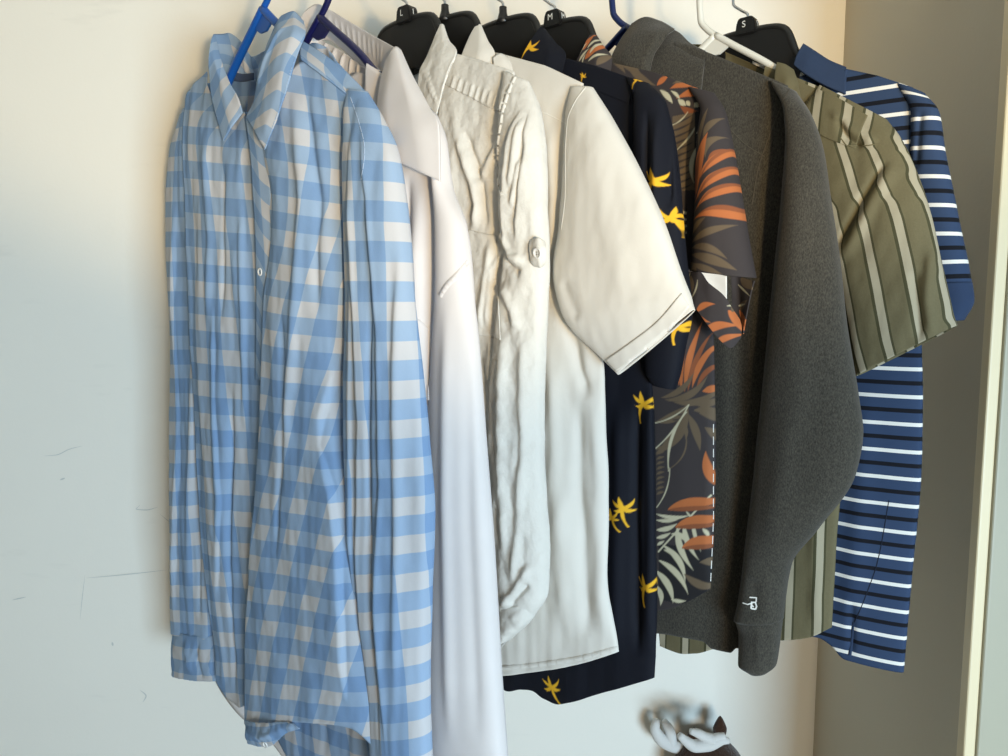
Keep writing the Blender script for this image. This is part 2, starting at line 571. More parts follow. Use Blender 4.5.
class Garment:
    def __init__(self, name, label, hook_px, hem_px, cat='shirt', group='shirts hanging on the rod', phi=PHI):
        self.fr = Frame(hook_px, phi)
        L = self.fr.loc(*hem_px)
        base = self.fr.world([[0, L[1], 0]])[0]
        self.root = thing(name, label, cat, base, group)
        self.bvh = []

    def _reg(self, Vw, Fc):
        self.bvh.append(BVHTree.FromPolygons([tuple(v) for v in Vw], [tuple(int(i) for i in f) for f in Fc]))

    def hit(self, px, py, only=None):
        d = ray(px, py); d = d / np.linalg.norm(d)
        best = None
        for b in (self.bvh if only is None else [self.bvh[i] for i in only]):
            r = b.ray_cast(Vector(CAMP), Vector(d))
            if r[0] is not None and (best is None or r[3] < best[2]):
                n = np.array(r[1])
                if n @ d > 0:
                    n = -n
                best = (np.array(r[0]), n, r[3])
        return best

    def body(self, name, shoulder, edge, hem, thick, mat, folds=(), wrinkles=(), neck=(0.075, 0.09, 0.015),
             ns=(60, 150), nr=240, paint=None, label=None, hem_mirror=True, uv_shift=(0, 0)):
        fr = self.fr
        S = fr.locs(shoulder)[:, :2]; E = fr.locs(edge)[:, :2]; H = fr.locs(hem)[:, :2]
        un, df, db = neck
        W0 = E[0, 0]
        zt = np.array([S[np.argsort(S[:, 0])][:, 0], S[np.argsort(S[:, 0])][:, 1]])
        ez = E[::-1]
        o = np.argsort(ez[:, 1])
        Ez, Eu = ez[o, 1], ez[o, 0]
        Ez = Ez + np.arange(len(Ez)) * 1e-7
        ho = np.argsort(H[:, 0]); Hu, Hz = H[ho, 0], H[ho, 1]
        Hu = Hu + np.arange(len(Hu)) * 1e-7
        def hemz(u):
            uu = np.where(u < Hu[0], np.abs(u), u) if hem_mirror else u
            return spline(Hu, Hz, np.clip(uu, Hu[0], Hu[-1]))
        def Wz(z):
            return spline(Ez, Eu, np.clip(z.ravel(), Ez[0], Ez[-1])).reshape(z.shape)
        def side(nsl, nsr, front):
            s = np.concatenate([np.linspace(-1, 0, nsl, endpoint=False), np.linspace(0, 1, nsr)])
            t = np.linspace(0, 1, nr)
            uu = s * W0
            a = np.abs(uu)
            ztop = np.interp(a, zt[0], zt[1])
            ztop = ztop - (df if front else db) * np.sqrt(np.clip(1 - (a / un) ** 2, 0, 1)) * (a < un)
            zbot = hemz(s * E[-1, 0])
            z = ztop[None, :] + (zbot - ztop)[None, :] * t[:, None]
            u = s[None, :] * Wz(z)
            return s, t, u, z, uu
        f = fold_field(fr, folds, wrinkles, thick)
        fb = fold_field(fr, [], wrinkles)
        s, t, uF, zF, uuF = side(ns[0], ns[1], True)
        prof = np.sqrt(np.clip(1 - np.abs(s) ** 3.0, 0, 1))[None, :]
        ramp = (0.35 + 0.65 * sstep(t * 5))[:, None]
        wF = thick * prof * ramp + f(uF, zF) * (0.25 + 0.75 * sstep(t * 8))[:, None]
        s2, t2, uB, zB, uuB = side(max(ns[0] // 2, 20), max(ns[1] // 3, 24), False)
        prof2 = np.sqrt(np.clip(1 - np.abs(s2) ** 3.0, 0, 1))[None, :]
        wB = -thick * prof2 * ramp + fb(uB, zB) * 0.6
        wEr, wEl = wF[:, -1:], wF[:, :1]
        # loop: front -1..1 then back (1..-1) without its end columns
        sel = slice(-2, 0, -1)
        U = np.concatenate([uF, uB[:, sel]], 1); Z = np.concatenate([zF, zB[:, sel]], 1)
        Wd = np.concatenate([wF, wB[:, sel]], 1)
        nc = U.shape[1]; nF = uF.shape[1]
        Lc = np.stack([U.ravel(), Z.ravel(), Wd.ravel()], 1)
        Vw = fr.world(Lc)
        Fc = grid_faces(nr, nc, True)
        # shoulder seam faces joining the front top edge to the back top edge
        ex = []
        nb = nc - nF
        bu = uuB[sel]
        fi = [i for i in range(nF) if abs(uuF[i]) >= un and uuF[i] > 0]
        bi = [j for j in range(nb) if abs(bu[j]) >= un and bu[j] > 0]
        def stitch(fi, bi):
            # two polylines from neck to tip
            A = sorted(fi, key=lambda i: abs(uuF[i])); B = sorted(bi, key=lambda j: abs(bu[j]))
            i = j = 0
            while i < len(A) - 1 or j < len(B) - 1:
                if j >= len(B) - 1 or (i < len(A) - 1 and abs(uuF[A[i + 1]]) <= abs(bu[B[j + 1]])):
                    ex.append((A[i], A[i + 1], nF + B[j])); i += 1
                else:
                    ex.append((A[i], nF + B[j + 1], nF + B[j])); j += 1
        stitch(fi, bi)
        fi2 = [i for i in range(nF) if abs(uuF[i]) >= un and uuF[i] < 0]
        bi2 = [j for j in range(nb) if abs(bu[j]) >= un and bu[j] < 0]
        stitch(fi2, bi2)
        # cloth coordinates: true length across, height along
        du = np.diff(U, axis=1); dz = np.diff(Z, axis=1); dw = np.diff(Wd, axis=1)
        arc = np.concatenate([np.zeros((nr, 1)), np.cumsum(np.sqrt(du**2 + dw**2), 1)], 1)
        arc -= arc[:, ns[0]:ns[0] + 1]
        uv = np.stack([arc.ravel() + uv_shift[0], (Z + dz.mean() * 0).ravel() + uv_shift[1]], 1)
        col = paint(U.ravel(), Z.ravel()) if paint else None
        ob = mesh_obj(name, Vw, Fc, mat, self.root, uv=uv, solid=0.0011, color=col, extra_faces=ex, flip=True)
        if label:
            ob['label'] = label
        self._reg(Vw, Fc)
        return ob

    def sleeve(self, name, rows, mat, folds=(), wrinkles=(), na=120, nr=200, paint=None, mirror=True, label=None,
               cap=True, uv_shift=(0, 0), power=0.75, uv_along=None):
        """rows: ((px,py) left, (px,py) right, w centre, half thickness)"""
        fr = self.fr
        A = fr.locs([(r[0][0], r[0][1], r[2]) for r in rows]); B = fr.locs([(r[1][0], r[1][1], r[2]) for r in rows])
        th = np.array([r[3] for r in rows])
        C = (A + B) / 2
        T = np.concatenate([[0], np.cumsum(np.linalg.norm(np.diff(C[:, :2], axis=0), axis=1) + 1e-6)])
        f = fold_field(fr, folds, wrinkles, rows[0][2] + rows[0][3])
        def build(na, nr, mir):
            tt = np.linspace(0, T[-1], nr)
            a = spline(T, A, tt); b = spline(T, B, tt); h = spline(T, th, tt)
            ang = np.linspace(0, 2 * math.pi, na, endpoint=False)
            x = (1 - np.cos(ang)) / 2
            wv = np.sign(np.sin(ang)) * np.abs(np.sin(ang)) ** power
            P = a[:, None, :] * (1 - x)[None, :, None] + b[:, None, :] * x[None, :, None]
            u, z = P[..., 0], P[..., 1]
            w = P[..., 2] + h[:, None] * wv[None, :]
            fade = sstep(np.minimum(tt / 0.03, 1))[:, None]
            w = w + f(u, z) * fade * np.where(wv[None, :] >= 0, 1, 0.55)
            d = np.sqrt(np.diff(np.concatenate([u, u[:, :1]], 1), axis=1)**2 + np.diff(np.concatenate([z, z[:, :1]], 1), axis=1)**2
                        + np.diff(np.concatenate([w, w[:, :1]], 1), axis=1)**2)
            arc = np.concatenate([np.zeros((nr, 1)), np.cumsum(d[:, :-1], 1)], 1)
            arc -= arc[:, na // 4:na // 4 + 1]
            uv = np.stack([(arc + uv_shift[0]).ravel(), (np.repeat(-tt[:, None], na, 1) + uv_shift[1]).ravel()], 1)
            if uv_along == 'z':
                uv[:, 1] = z.ravel() + uv_shift[1]
            col = paint(u.ravel(), z.ravel()) if paint else None
            if mir:
                u = -u
            Vw = fr.world(np.stack([u.ravel(), z.ravel(), w.ravel()], 1))
            Fc = grid_faces(nr, na, True)
            ex = [list(range(na))] if cap else None
            ob = mesh_obj(name, Vw, Fc, mat, self.root, uv=uv, solid=0.0011, color=col, extra_faces=ex, flip=not mir)
            if label:
                ob['label'] = label
            return ob, Vw, Fc
        ob, Vw, Fc = build(na, nr, False)
        self._reg(Vw, Fc)
        if mirror:
            build(max(na // 2, 40), max(nr // 2, 60), True)
        return ob

    def sheet(self, name, cols, mat, folds=(), wrinkles=(), nu=60, nv=90, thick=0.0014, parent=None, paint=None, uv_shift=(0, 0),
              label=None, register=True, flip=False, mirror=False, uv_z=False, shear=0.0):
        fr = self.fr
        C = [catmull(fr.locs(c), nv) for c in cols]
        C = np.array(C)                                   # k, nv, 3
        k = len(C)
        T = np.concatenate([[0], np.cumsum([np.linalg.norm(C[i + 1] - C[i], axis=1).mean() + 1e-6 for i in range(k - 1)])])
        G = spline(T, C.reshape(k, -1), np.linspace(0, T[-1], nu)).reshape(nu, nv, 3)
        f = fold_field(fr, folds, wrinkles, C[..., 2].mean())
        dv = np.linalg.norm(np.diff(G, axis=1), axis=2)
        du0 = np.linalg.norm(np.diff(G, axis=0), axis=2)
        G[..., 2] += f(G[..., 0], G[..., 1])
        du = 0.55 * du0 + 0.45 * np.linalg.norm(np.diff(G, axis=0), axis=2)
        Uc = np.concatenate([np.zeros((1, nv)), np.cumsum(du, 0)], 0)
        Vc = np.concatenate([np.zeros((nu, 1)), np.cumsum(dv, 1)], 1)
        uv = np.stack([Uc.ravel() + uv_shift[0], -Vc.ravel() + uv_shift[1]], 1)
        if uv_z:
            uv[:, 1] = (G[..., 1] + G[..., 0] * (uv_z[0] + uv_z[1] * (G[..., 1] - EYE))).ravel() + uv_shift[1]
            uv[:, 0] -= shear * (G[..., 1].ravel() - EYE)
        col = paint(G[..., 0].ravel(), G[..., 1].ravel()) if paint else None
        if mirror:
            G[..., 0] *= -1
        Vw = fr.world(G.reshape(-1, 3))
        Fc = grid_faces(nu, nv)
        ob = mesh_obj(name, Vw, Fc, mat, parent or self.root, uv=uv, solid=thick, color=col, flip=flip != mirror)
        if label:
            ob['label'] = label
        if register:
            self._reg(Vw, Fc)
        return ob

    def overlay(self, name, cols, mat, off=0.001, folds=(), nu=40, nv=20, parent=None, uv_shift=(0, 0), paint=None, only=None, label=None, edge=0.0):
        """a second layer of cloth lying on the garment (yoke, pocket, hem band)"""
        C = np.array([catmull(np.array(c, float), nv) for c in cols])
        T = np.concatenate([[0], np.cumsum([np.linalg.norm(C[i + 1] - C[i], axis=1).mean() + 1e-6 for i in range(len(C) - 1)])])
        G = spline(T, C.reshape(len(C), -1), np.linspace(0, T[-1], nu)).reshape(nu * nv, 2)
        f = fold_field(self.fr, folds, [])
        V = np.zeros((nu * nv, 3)); ok = np.zeros(nu * nv, bool)
        for i, p in enumerate(G):
            h = self.hit(p[0], p[1], only)
            if h is not None:
                L = self.fr.loc(p[0], p[1])
                d = float(f(np.array([L[0]]), np.array([L[1]]))[0]) if folds else 0.0
                V[i] = h[0] + self.fr.N * (off + d); ok[i] = True
        Fc = [q for q in grid_faces(nu, nv).tolist() if all(ok[j] for j in q)
              and max(np.linalg.norm(V[q[k]] - V[q[(k + 1) % 4]]) for k in range(4)) < 0.025]
        used = sorted({j for q in Fc for j in q}); mp = {j: k for k, j in enumerate(used)}
        Fc = [[mp[j] for j in q] for q in Fc]
        Vu = V[used]
        rel = Vu - self.fr.c
        uv = np.stack([rel @ self.fr.U + uv_shift[0], rel[:, 2] + uv_shift[1]], 1)
        col = paint(rel @ self.fr.U, rel[:, 2]) if paint else None
        ob = mesh_obj(name, Vu, Fc, mat, parent or self.root, uv=uv, solid=0.0008, color=col)
        ob.modifiers[0].offset = -1.0
        if label:
            ob['label'] = label
        self._reg(Vu, Fc)
        return ob

    def strip(self, name, pts, width, mat, parent=None, off=0.0006, height=0.0008, n=80, dash=None, only=None, label=None):
        """thin ribbon (stitching, hem band, binding) lying on the cloth along a line"""
        px = catmull(np.array(pts, float), n)
        hits = [self.hit(p[0], p[1], only) for p in px]
        Vs, Fs = [], []
        prev = None
        H = [h for h in hits]
        for i in range(n):
            h = H[i]
            if h is None:
                prev = None; continue
            j0 = i
            nx = None
            for j in (i + 1, i - 1):
                if 0 <= j < n and H[j] is not None and np.linalg.norm(H[j][0] - h[0]) < 0.03:
                    nx = (H[j][0] - h[0]) * (1 if j > i else -1); break
            if nx is None:
                prev = None; continue
            tv = nx / (np.linalg.norm(nx) + 1e-12)
            nn = h[1]
            sd = np.cross(nn, tv); sd /= np.linalg.norm(sd) + 1e-12
            b = len(Vs)
            c = h[0]
            Vs += [c + sd * width / 2 + nn * off * 0.2, c + sd * width * 0.38 + nn * (off + height), c - sd * width * 0.38 + nn * (off + height), c - sd * width / 2 + nn * off * 0.2]
            if prev is not None and np.linalg.norm(Vs[prev] - Vs[b]) < 0.03 and (dash is None or (i % dash) != 0):
                for q in range(3):
                    Fs.append((prev + q, prev + q + 1, b + q + 1, b + q))
            prev = b
        if not Fs:
            return None
        ob = mesh_obj(name, np.array(Vs), Fs, mat, parent or self.root)
        if label:
            ob['label'] = label
        return ob

    def button(self, px, py, r=0.0055, parent=None, only=None):
        h = self.hit(px, py, only)
        if h is None:
            return
        P, n = h[0], h[1]
        n = n / np.linalg.norm(n)
        a = np.cross(n, [0, 0, 1.0]); a /= np.linalg.norm(a); b = np.cross(n, a)
        prof = [(0.0, 0.0012), (0.45, 0.0012), (0.62, 0.0014), (0.72, 0.0024), (0.9, 0.0026), (1.0, 0.0018), (1.0, 0.0)]
        ns = 20
        V = []
        for rr, hh in prof:
            for k in range(ns):
                t = 2 * math.pi * k / ns
                V.append(P + n * hh + r * max(rr, 0.02) * (math.cos(t) * a + math.sin(t) * b))
        Fc = grid_faces(len(prof), ns, True)
        ob = mesh_obj('button', np.array(V), Fc, M['button'], parent or self.root)
        HV, HF = [], []
        for k in range(4):
            t = math.pi / 4 + k * math.pi / 2
            c = P + n * 0.0014 + r * 0.26 * (math.cos(t) * a + math.sin(t) * b)
            i0 = len(HV)
            for q in range(8):
                p = 2 * math.pi * q / 8
                HV.append(c + r * 0.1 * (math.cos(p) * a + math.sin(p) * b))
            HF.append(list(range(i0, i0 + 8)))
        mesh_obj('button_hole', np.array(HV), HF, M['stitch_grey'], ob, smooth=False)
        return ob

    def decal(self, name, polys, mat, off=0.0009, parent=None, only=None, sub=6):
        """flat embroidered or printed shape: list of convex pixel polygons laid on the cloth"""
        V, Fs = [], []
        for poly in polys:
            poly = np.array(poly, float)
            cen = poly.mean(0)
            idx = []
            for p in [cen] + list(poly):
                h = self.hit(p[0], p[1], only)
                if h is None:
                    idx = None; break
                V.append(h[0] + h[1] * off); idx.append(len(V) - 1)
            if idx is None:
                continue
            m = len(poly)
            for k in range(m):
                Fs.append((idx[0], idx[1 + k], idx[1 + (k + 1) % m]))
        if Fs:
            return mesh_obj(name, np.array(V), Fs, mat, parent or self.root)

# printed motifs, laid out in the cloth plane (metres)
class Print:
    def __init__(self, base, fr, w):
        self.base = np.array(base[:3]); self.fr = fr; self.w = w; self.items = []
        self.px2m = np.linalg.norm(fr.loc(700, 400, w)[:2] - fr.loc(700, 410, w)[:2]) / 10
    def blade(self, a, b, bend, width, color, shape=1.0, base_w=0.0, half=None):
        """curved leaf from pixel a to b; bend and width in pixels"""
        A = self.fr.loc(a[0], a[1], self.w)[:2]; Bp = self.fr.loc(b[0], b[1], self.w)[:2]
        self.items.append((A, Bp, bend * self.px2m, width * self.px2m / 2, np.array(color[:3]), shape, base_w, half))
    def blade_m(self, A, Bp, bend, width, color, shape=1.0, base_w=0.0, half=None):
        self.items.append((np.array(A), np.array(Bp), bend, width / 2, np.array(color[:3]), shape, base_w, half))
    def __call__(self, u, z):
        col = np.repeat(self.base[None, :], len(u), 0)
        for A, Bp, bend, hw, c, shape, bw, half in self.items:
            d = Bp - A; Ln = np.hypot(*d) + 1e-9; e = d / Ln
            m = (np.abs(u - (A[0] + Bp[0]) / 2) < Ln * 0.5 + abs(bend) + hw * 1.2 + 0.002) & (np.abs(z - (A[1] + Bp[1]) / 2) < Ln * 0.5 + abs(bend) + hw * 1.2 + 0.002)
            if not m.any():
                continue
            du, dz = u[m] - A[0], z[m] - A[1]
            t = (du * e[0] + dz * e[1]) / Ln
            p = -du * e[1] + dz * e[0]
            tc = np.clip(t, 0, 1)
            cen = bend * 4 * tc * (1 - tc)
            w = hw * (np.maximum(np.sin(np.pi * tc ** shape), bw))
            dd = np.abs(p - cen) - w
            if half is not None:
                dd = np.maximum(dd, (p - cen) * half)
            soft = 0.0005
            k = np.clip(0.5 - dd / (2 * soft), 0, 1) * ((t > 0) & (t < 1))
            i = np.where(m)[0]
            col[i] = col[i] * (1 - k[:, None]) + c[None, :] * k[:, None]
        return np.concatenate([col, np.ones((len(u), 1))], 1)

# ------------------------------------------------------------------ hangers
def hook_path(side, z_neck, n=60, r_wire=0.004, slope=0.0):
    """gooseneck hook in (u, z): neck -> round the rod -> tip"""
    a = (ROD_R / math.cos(math.radians(40)) * 1.10 + r_wire + 0.003); b = ROD_R + r_wire
    if slope:
        pts = [(-side * 0.02, z_neck - 0.02 * slope), (0, z_neck), (side * 0.012, z_neck + 0.010), (side * a * 0.86, z_neck + 0.024), (side * a, ROD_Z - 0.016)]
    else:
        pts = [(0, z_neck), (0, z_neck + 0.008), (side * a * 0.45, z_neck + 0.017), (side * a * 0.92, z_neck + 0.028), (side * a, ROD_Z - 0.006)]
    for k in range(0, 13):
        th = math.radians(0 + k * 205 / 12)
        pts.append((side * a * math.cos(th), ROD_Z + b * math.sin(th)))
    return catmull(np.array(pts), n)

def tube_hanger(name, label, hook_px, apex, arm, mat, side, r=0.0045, gusset=True, w=0.0):
    fr = Frame(hook_px)
    A = fr.loc(*apex); Bp = fr.loc(*arm)
    slope = (A[1] - Bp[1]) / (Bp[0] - A[0])
    za = A[1]
    base = fr.world([[0, za - 0.2 * slope, 0]])[0]
    root = thing(name, label, 'hanger', base, 'hangers on the rod')
    hp = hook_path(side, za, r_wire=0.0042, slope=slope)
    L = np.stack([hp[:, 0], hp[:, 1], np.full(len(hp), w)], 1)
    V, Fc, ex = sweep(fr.world(L), 0.0042, 12)
    mesh_obj('hook', V, Fc, mat, root, extra_faces=ex)
    tip = 0.18
    zt = za - tip * slope
    for sg in (-1, 1):
        pts = [(0, za), (sg * 0.02, za - 0.02 * slope), (sg * 0.08, za - 0.08 * slope), (sg * 0.11, za - 0.11 * slope - 0.006), (sg * (tip - 0.02), za - (tip - 0.02) * slope - 0.017), (sg * tip, zt - 0.026), (sg * (tip - 0.012), zt - 0.040)]
        p = catmull(np.array(pts), 40)
        V, Fc, ex = sweep(fr.world(np.stack([p[:, 0], p[:, 1], np.full(40, w)], 1)), r, 12)
        mesh_obj('arm', V, Fc, mat, root, extra_faces=ex)
        # strap notch lug on the arm
        u0 = sg * 0.118
        p = np.array([(u0, za - 0.118 * slope - 0.008), (u0 + sg * 0.001, za - 0.118 * slope)])
        V, Fc, ex = sweep(fr.world(np.stack([p[:, 0], p[:, 1], np.full(2, w)], 1)), r * 0.8, 8)
        mesh_obj('strap_notch', V, Fc, mat, root, extra_faces=ex)
    p = np.array([(-(tip - 0.014), zt - 0.0395), (0, zt - 0.0405), (tip - 0.014, zt - 0.0395)])
    V, Fc, ex = sweep(fr.world(np.stack([p[:, 0], p[:, 1], np.full(3, w)], 1)), r * 0.9, 12)
    mesh_obj('bottom_bar', V, Fc, mat, root, extra_faces=ex)
    if gusset:
        g = 0.023
        tri = np.array([(0, za), (-g, za - g * slope), (-g * 0.3, za - g * slope * 1.35 - 0.004), (g * 0.3, za - g * slope * 1.35 - 0.004), (g, za - g * slope)])
        V = np.concatenate([fr.world(np.stack([tri[:, 0], tri[:, 1], np.full(5, w + dw)], 1)) for dw in (0.0016, -0.0016)])
        Fs = [(0, 1, 2, 3, 4), (9, 8, 7, 6, 5)] + [(i, i + 5, (i + 1) % 5 + 5, (i + 1) % 5) for i in range(5)]
        mesh_obj('gusset', V, Fs, mat, root, smooth=False)
    return root

def text_mesh(s):
    cu = bpy.data.curves.new('txt', 'FONT')
    cu.body = s; cu.size = 1.0; cu.align_x = 'CENTER'; cu.align_y = 'CENTER'
    o = bpy.data.objects.new('txt', cu)
    COL.objects.link(o)
    bpy.context.view_layer.update()
    me = bpy.data.meshes.new_from_object(o.evaluated_get(bpy.context.evaluated_depsgraph_get()))
    V = np.array([v.co[:] for v in me.vertices]); Fs = [tuple(p.vertices) for p in me.polygons]
    bpy.data.objects.remove(o); bpy.data.curves.remove(cu); bpy.data.meshes.remove(me)
    return V, Fs

def plate_hanger(name, label, hook_px, top_py, size=None, block=True, clip=False):
    fr = Frame(hook_px)
    zt = fr.loc(hook_px, top_py)[1]        # top edge of the plate
    base = fr.world([[0, zt - 0.1, 0]])[0]
    root = thing(name, label, 'hanger', base, 'hangers on the rod')
    half = [(0.0, zt), (0.022, zt - 0.0005), (0.040, zt - 0.002), (0.052, zt - 0.005), (0.060, zt - 0.011), (0.066, zt - 0.022), (0.074, zt - 0.040),
            (0.088, zt - 0.076), (0.11, zt - 0.092), (0.145, zt - 0.114), (0.165, zt - 0.128), (0.170, zt - 0.135), (0.162, zt - 0.141), (0.13, zt - 0.128), (0.09, zt - 0.100), (0.06, zt - 0.074), (0.0, zt - 0.060)]
    half = [(u * (0.88 if u < 0.08 else 1.0), z) for u, z in half]
    pl = np.array(half + [(-u, z) for u, z in half[-2:0:-1]])
    n = len(pl)
    bm = bmesh.new()
    th = 0.0045
    vs = [bm.verts.new(p) for p in fr.world(np.stack([pl[:, 0], pl[:, 1], np.full(n, th)], 1))]
    vb = [bm.verts.new(p) for p in fr.world(np.stack([pl[:, 0], pl[:, 1], np.full(n, -th)], 1))]
    f0 = bm.faces.new(vs); f1 = bm.faces.new(vb[::-1])
    for i in range(n):
        bm.faces.new((vs[i], vb[i], vb[(i + 1) % n], vs[(i + 1) % n]))
    bmesh.ops.recalc_face_normals(bm, faces=bm.faces)
    es = [e for e in bm.edges if (f0 in e.link_faces) != (f1 in e.link_faces)]
    bmesh.ops.bevel(bm, geom=es, offset=0.002, segments=2, affect='EDGES', profile=0.6)
    bm_obj('shoulder_plate', bm, M['black_plastic'], root)
    # rim along the upper edge
    rim = catmull(np.array([(-u, z) for u, z in half[10:0:-1]] + half[:11]), 80)
    V, Fc, ex = sweep(fr.world(np.stack([rim[:, 0], rim[:, 1], np.full(80, 0)], 1)), 0.0056, 8)
    mesh_obj('rim', V, Fc, M['black_plastic'], root, extra_faces=ex)
    # neck: sizer block or plain flared stem
    if block:
        prof = np.array([(-0.014, zt - 0.004), (0.014, zt - 0.004), (0.012, zt + 0.012), (0.009, zt + 0.0175), (-0.009, zt + 0.0175), (-0.012, zt + 0.012)])
        bm = bmesh.new()
        a = [bm.verts.new(p) for p in fr.world(np.stack([prof[:, 0], prof[:, 1], np.full(6, 0.0085)], 1))]
        b = [bm.verts.new(p) for p in fr.world(np.stack([prof[:, 0], prof[:, 1], np.full(6, -0.0085)], 1))]
        bm.faces.new(a); bm.faces.new(b[::-1])
        for i in range(6):
            bm.faces.new((a[i], b[i], b[(i + 1) % 6], a[(i + 1) % 6]))
        bmesh.ops.recalc_face_normals(bm, faces=bm.faces)
        bmesh.ops.bevel(bm, geom=list(bm.edges), offset=0.0012, segments=2, affect='EDGES')
        blk = bm_obj('size_marker', bm, M['black_plastic'], root)
        zn = zt + 0.0175
        if size:
            TV, TF = text_mesh(size)
            sc = 0.0115
            mir = TV[:, 0].max() + TV[:, 0].min()
            # readable from the room: screen-right is +u
            Lw = np.stack([(TV[:, 0]) * sc - 0.0015, TV[:, 1] * sc + zt + 0.008, np.full(len(TV), 0.0089)], 1)
            mesh_obj('size_letter', fr.world(Lw), TF, M['print_white'], blk, smooth=False)
            # same letter on the side facing the room opening
            q = np.stack([np.full(len(TV), 0.0139) - np.clip((TV[:, 1] * sc + 0.004) * 0.12, -0.001, 0.002), TV[:, 1] * sc + zt + 0.008, -TV[:, 0] * sc * 0.9], 1)
            mesh_obj('size_letter', fr.world(q), TF, M['print_white'], blk, smooth=False)
    else:
        zn = zt + 0.019
        p = np.array([(0, zt - 0.002), (0, zt + 0.004), (0, zt + 0.012), (0, zn)])
        V, Fc, ex = sweep(fr.world(np.stack([p[:, 0], p[:, 1], np.zeros(4)], 1)), [0.011, 0.0075, 0.0052, 0.005], 14)
        mesh_obj('stem', V, Fc, M['black_plastic'], root, extra_faces=ex)
    hp = hook_path(-1, zn - 0.004, r_wire=0.0018)
    V, Fc, ex = sweep(fr.world(np.stack([hp[:, 0], hp[:, 1], np.zeros(len(hp))], 1)), 0.0018, 10)
    mesh_obj('hook', V, Fc, M['chrome'], root, extra_faces=ex)
    # hanging loop bar under the plate
    bm = bmesh.new()
    cs = [(-0.007, zt - 0.086), (0.007, zt - 0.086), (0.008, zt - 0.058), (-0.008, zt - 0.058)]
    a = [bm.verts.new(p) for p in fr.world([[u, z, 0.005] for u, z in cs])]
    b = [bm.verts.new(p) for p in fr.world([[u, z, -0.005] for u, z in cs])]
    bm.faces.new(a); bm.faces.new(b[::-1])
    for i in range(4):
        bm.faces.new((a[i], b[i], b[(i + 1) % 4], a[(i + 1) % 4]))
    bmesh.ops.recalc_face_normals(bm, faces=bm.faces)
    bmesh.ops.bevel(bm, geom=list(bm.edges), offset=0.0015, segments=2, affect='EDGES')
    ck = bm_obj('centre_clip', bm, M['black_plastic'], root)
    q = np.array([[-0.0025, zt - 0.078, 0.0056], [0.0025, zt - 0.078, 0.0056], [0.0025, zt - 0.064, 0.0056], [-0.0025, zt - 0.064, 0.0056]])
    mesh_obj('spring', fr.world(q), [(0, 1, 2, 3)], M['chrome'], ck, smooth=False)
    return root

H1 = tube_hanger('tube_hanger', 'bright blue plastic hanger holding the blue checked shirt', 263, (263, 9), (300, 48), M['blue_plastic'], 1, r=0.0056)
H2 = tube_hanger('tube_hanger', 'dark navy plastic hanger inside the white dress shirt collar', 320, (320, 17), (384, 76), M['navy_plastic'], 1, r=0.005)
H3 = plate_hanger('plate_hanger', 'black plastic hanger with L size marker in the crumpled white shirt', 407, 21, 'L')
H4 = plate_hanger('plate_hanger', 'black plastic hanger with plain stem in the white short-sleeved shirt', 445, 20, None, block=False)
H5 = plate_hanger('plate_hanger', 'black plastic hanger with plain stem in the navy palm tree shirt', 503, 22, None, block=False)
H6 = plate_hanger('plate_hanger', 'black plastic hanger with M size marker in the tropical leaf shirt', 555, 25, 'M')
H7 = tube_hanger('tube_hanger', 'dark blue plastic hanger holding the charcoal grey sweatshirt', 627, (627, 27), (665, 50), M['navy2_plastic'], -1)
H8 = tube_hanger('tube_hanger', 'white plastic hanger holding the olive striped shirt', 716, (716, 35), (774, 67), M['white_plastic'], -1)
H9 = plate_hanger('plate_hanger', 'black plastic hanger with S size marker in the blue striped polo shirt', 748, 32, 'S')
#PART3
# ------------------------------------------------------------------ 1 blue gingham shirt
g = Garment('checked_shirt', 'blue and white gingham long-sleeved shirt on a bright blue hanger', 263, (263, 770), group='shirts hanging on the rod')
GM = M['gingham']
wr1 = [(5, 0.035, 0.22, 1), (2.2, 0.016, 0.10, 2), (0.9, 0.012, 0.03, 3)]
g.sheet('back_panel', [
    [(196, 88, -0.012), (190, 200, -0.012), (192, 400, -0.012), (205, 600, -0.012), (217, 676, -0.012)],
    [(232, 76, -0.03), (235, 200, -0.022), (240, 400, -0.02), (255, 600, -0.02), (262, 716, -0.02)],
    [(262, 78, -0.03), (275, 200, -0.022), (285, 400, -0.018), (290, 600, -0.01), (300, 775, -0.006)],
    [(310, 44, -0.02), (320, 200, -0.02), (325, 400, -0.015), (330, 600, -0.008), (336, 778, -0.004)],
    [(350, 76, -0.008), (362, 200, -0.012), (368, 400, -0.01), (372, 600, -0.006), (378, 775, -0.004)],
    [(370, 100, -0.004), (385, 200, -0.006), (395, 400, -0.004), (400, 600, -0.002), (405, 770, -0.002)]],
    GM, [], wr1, nu=110, nv=200, uv_shift=(0.005, 0.012), flip=True, uv_z=(0.02, 0.3))
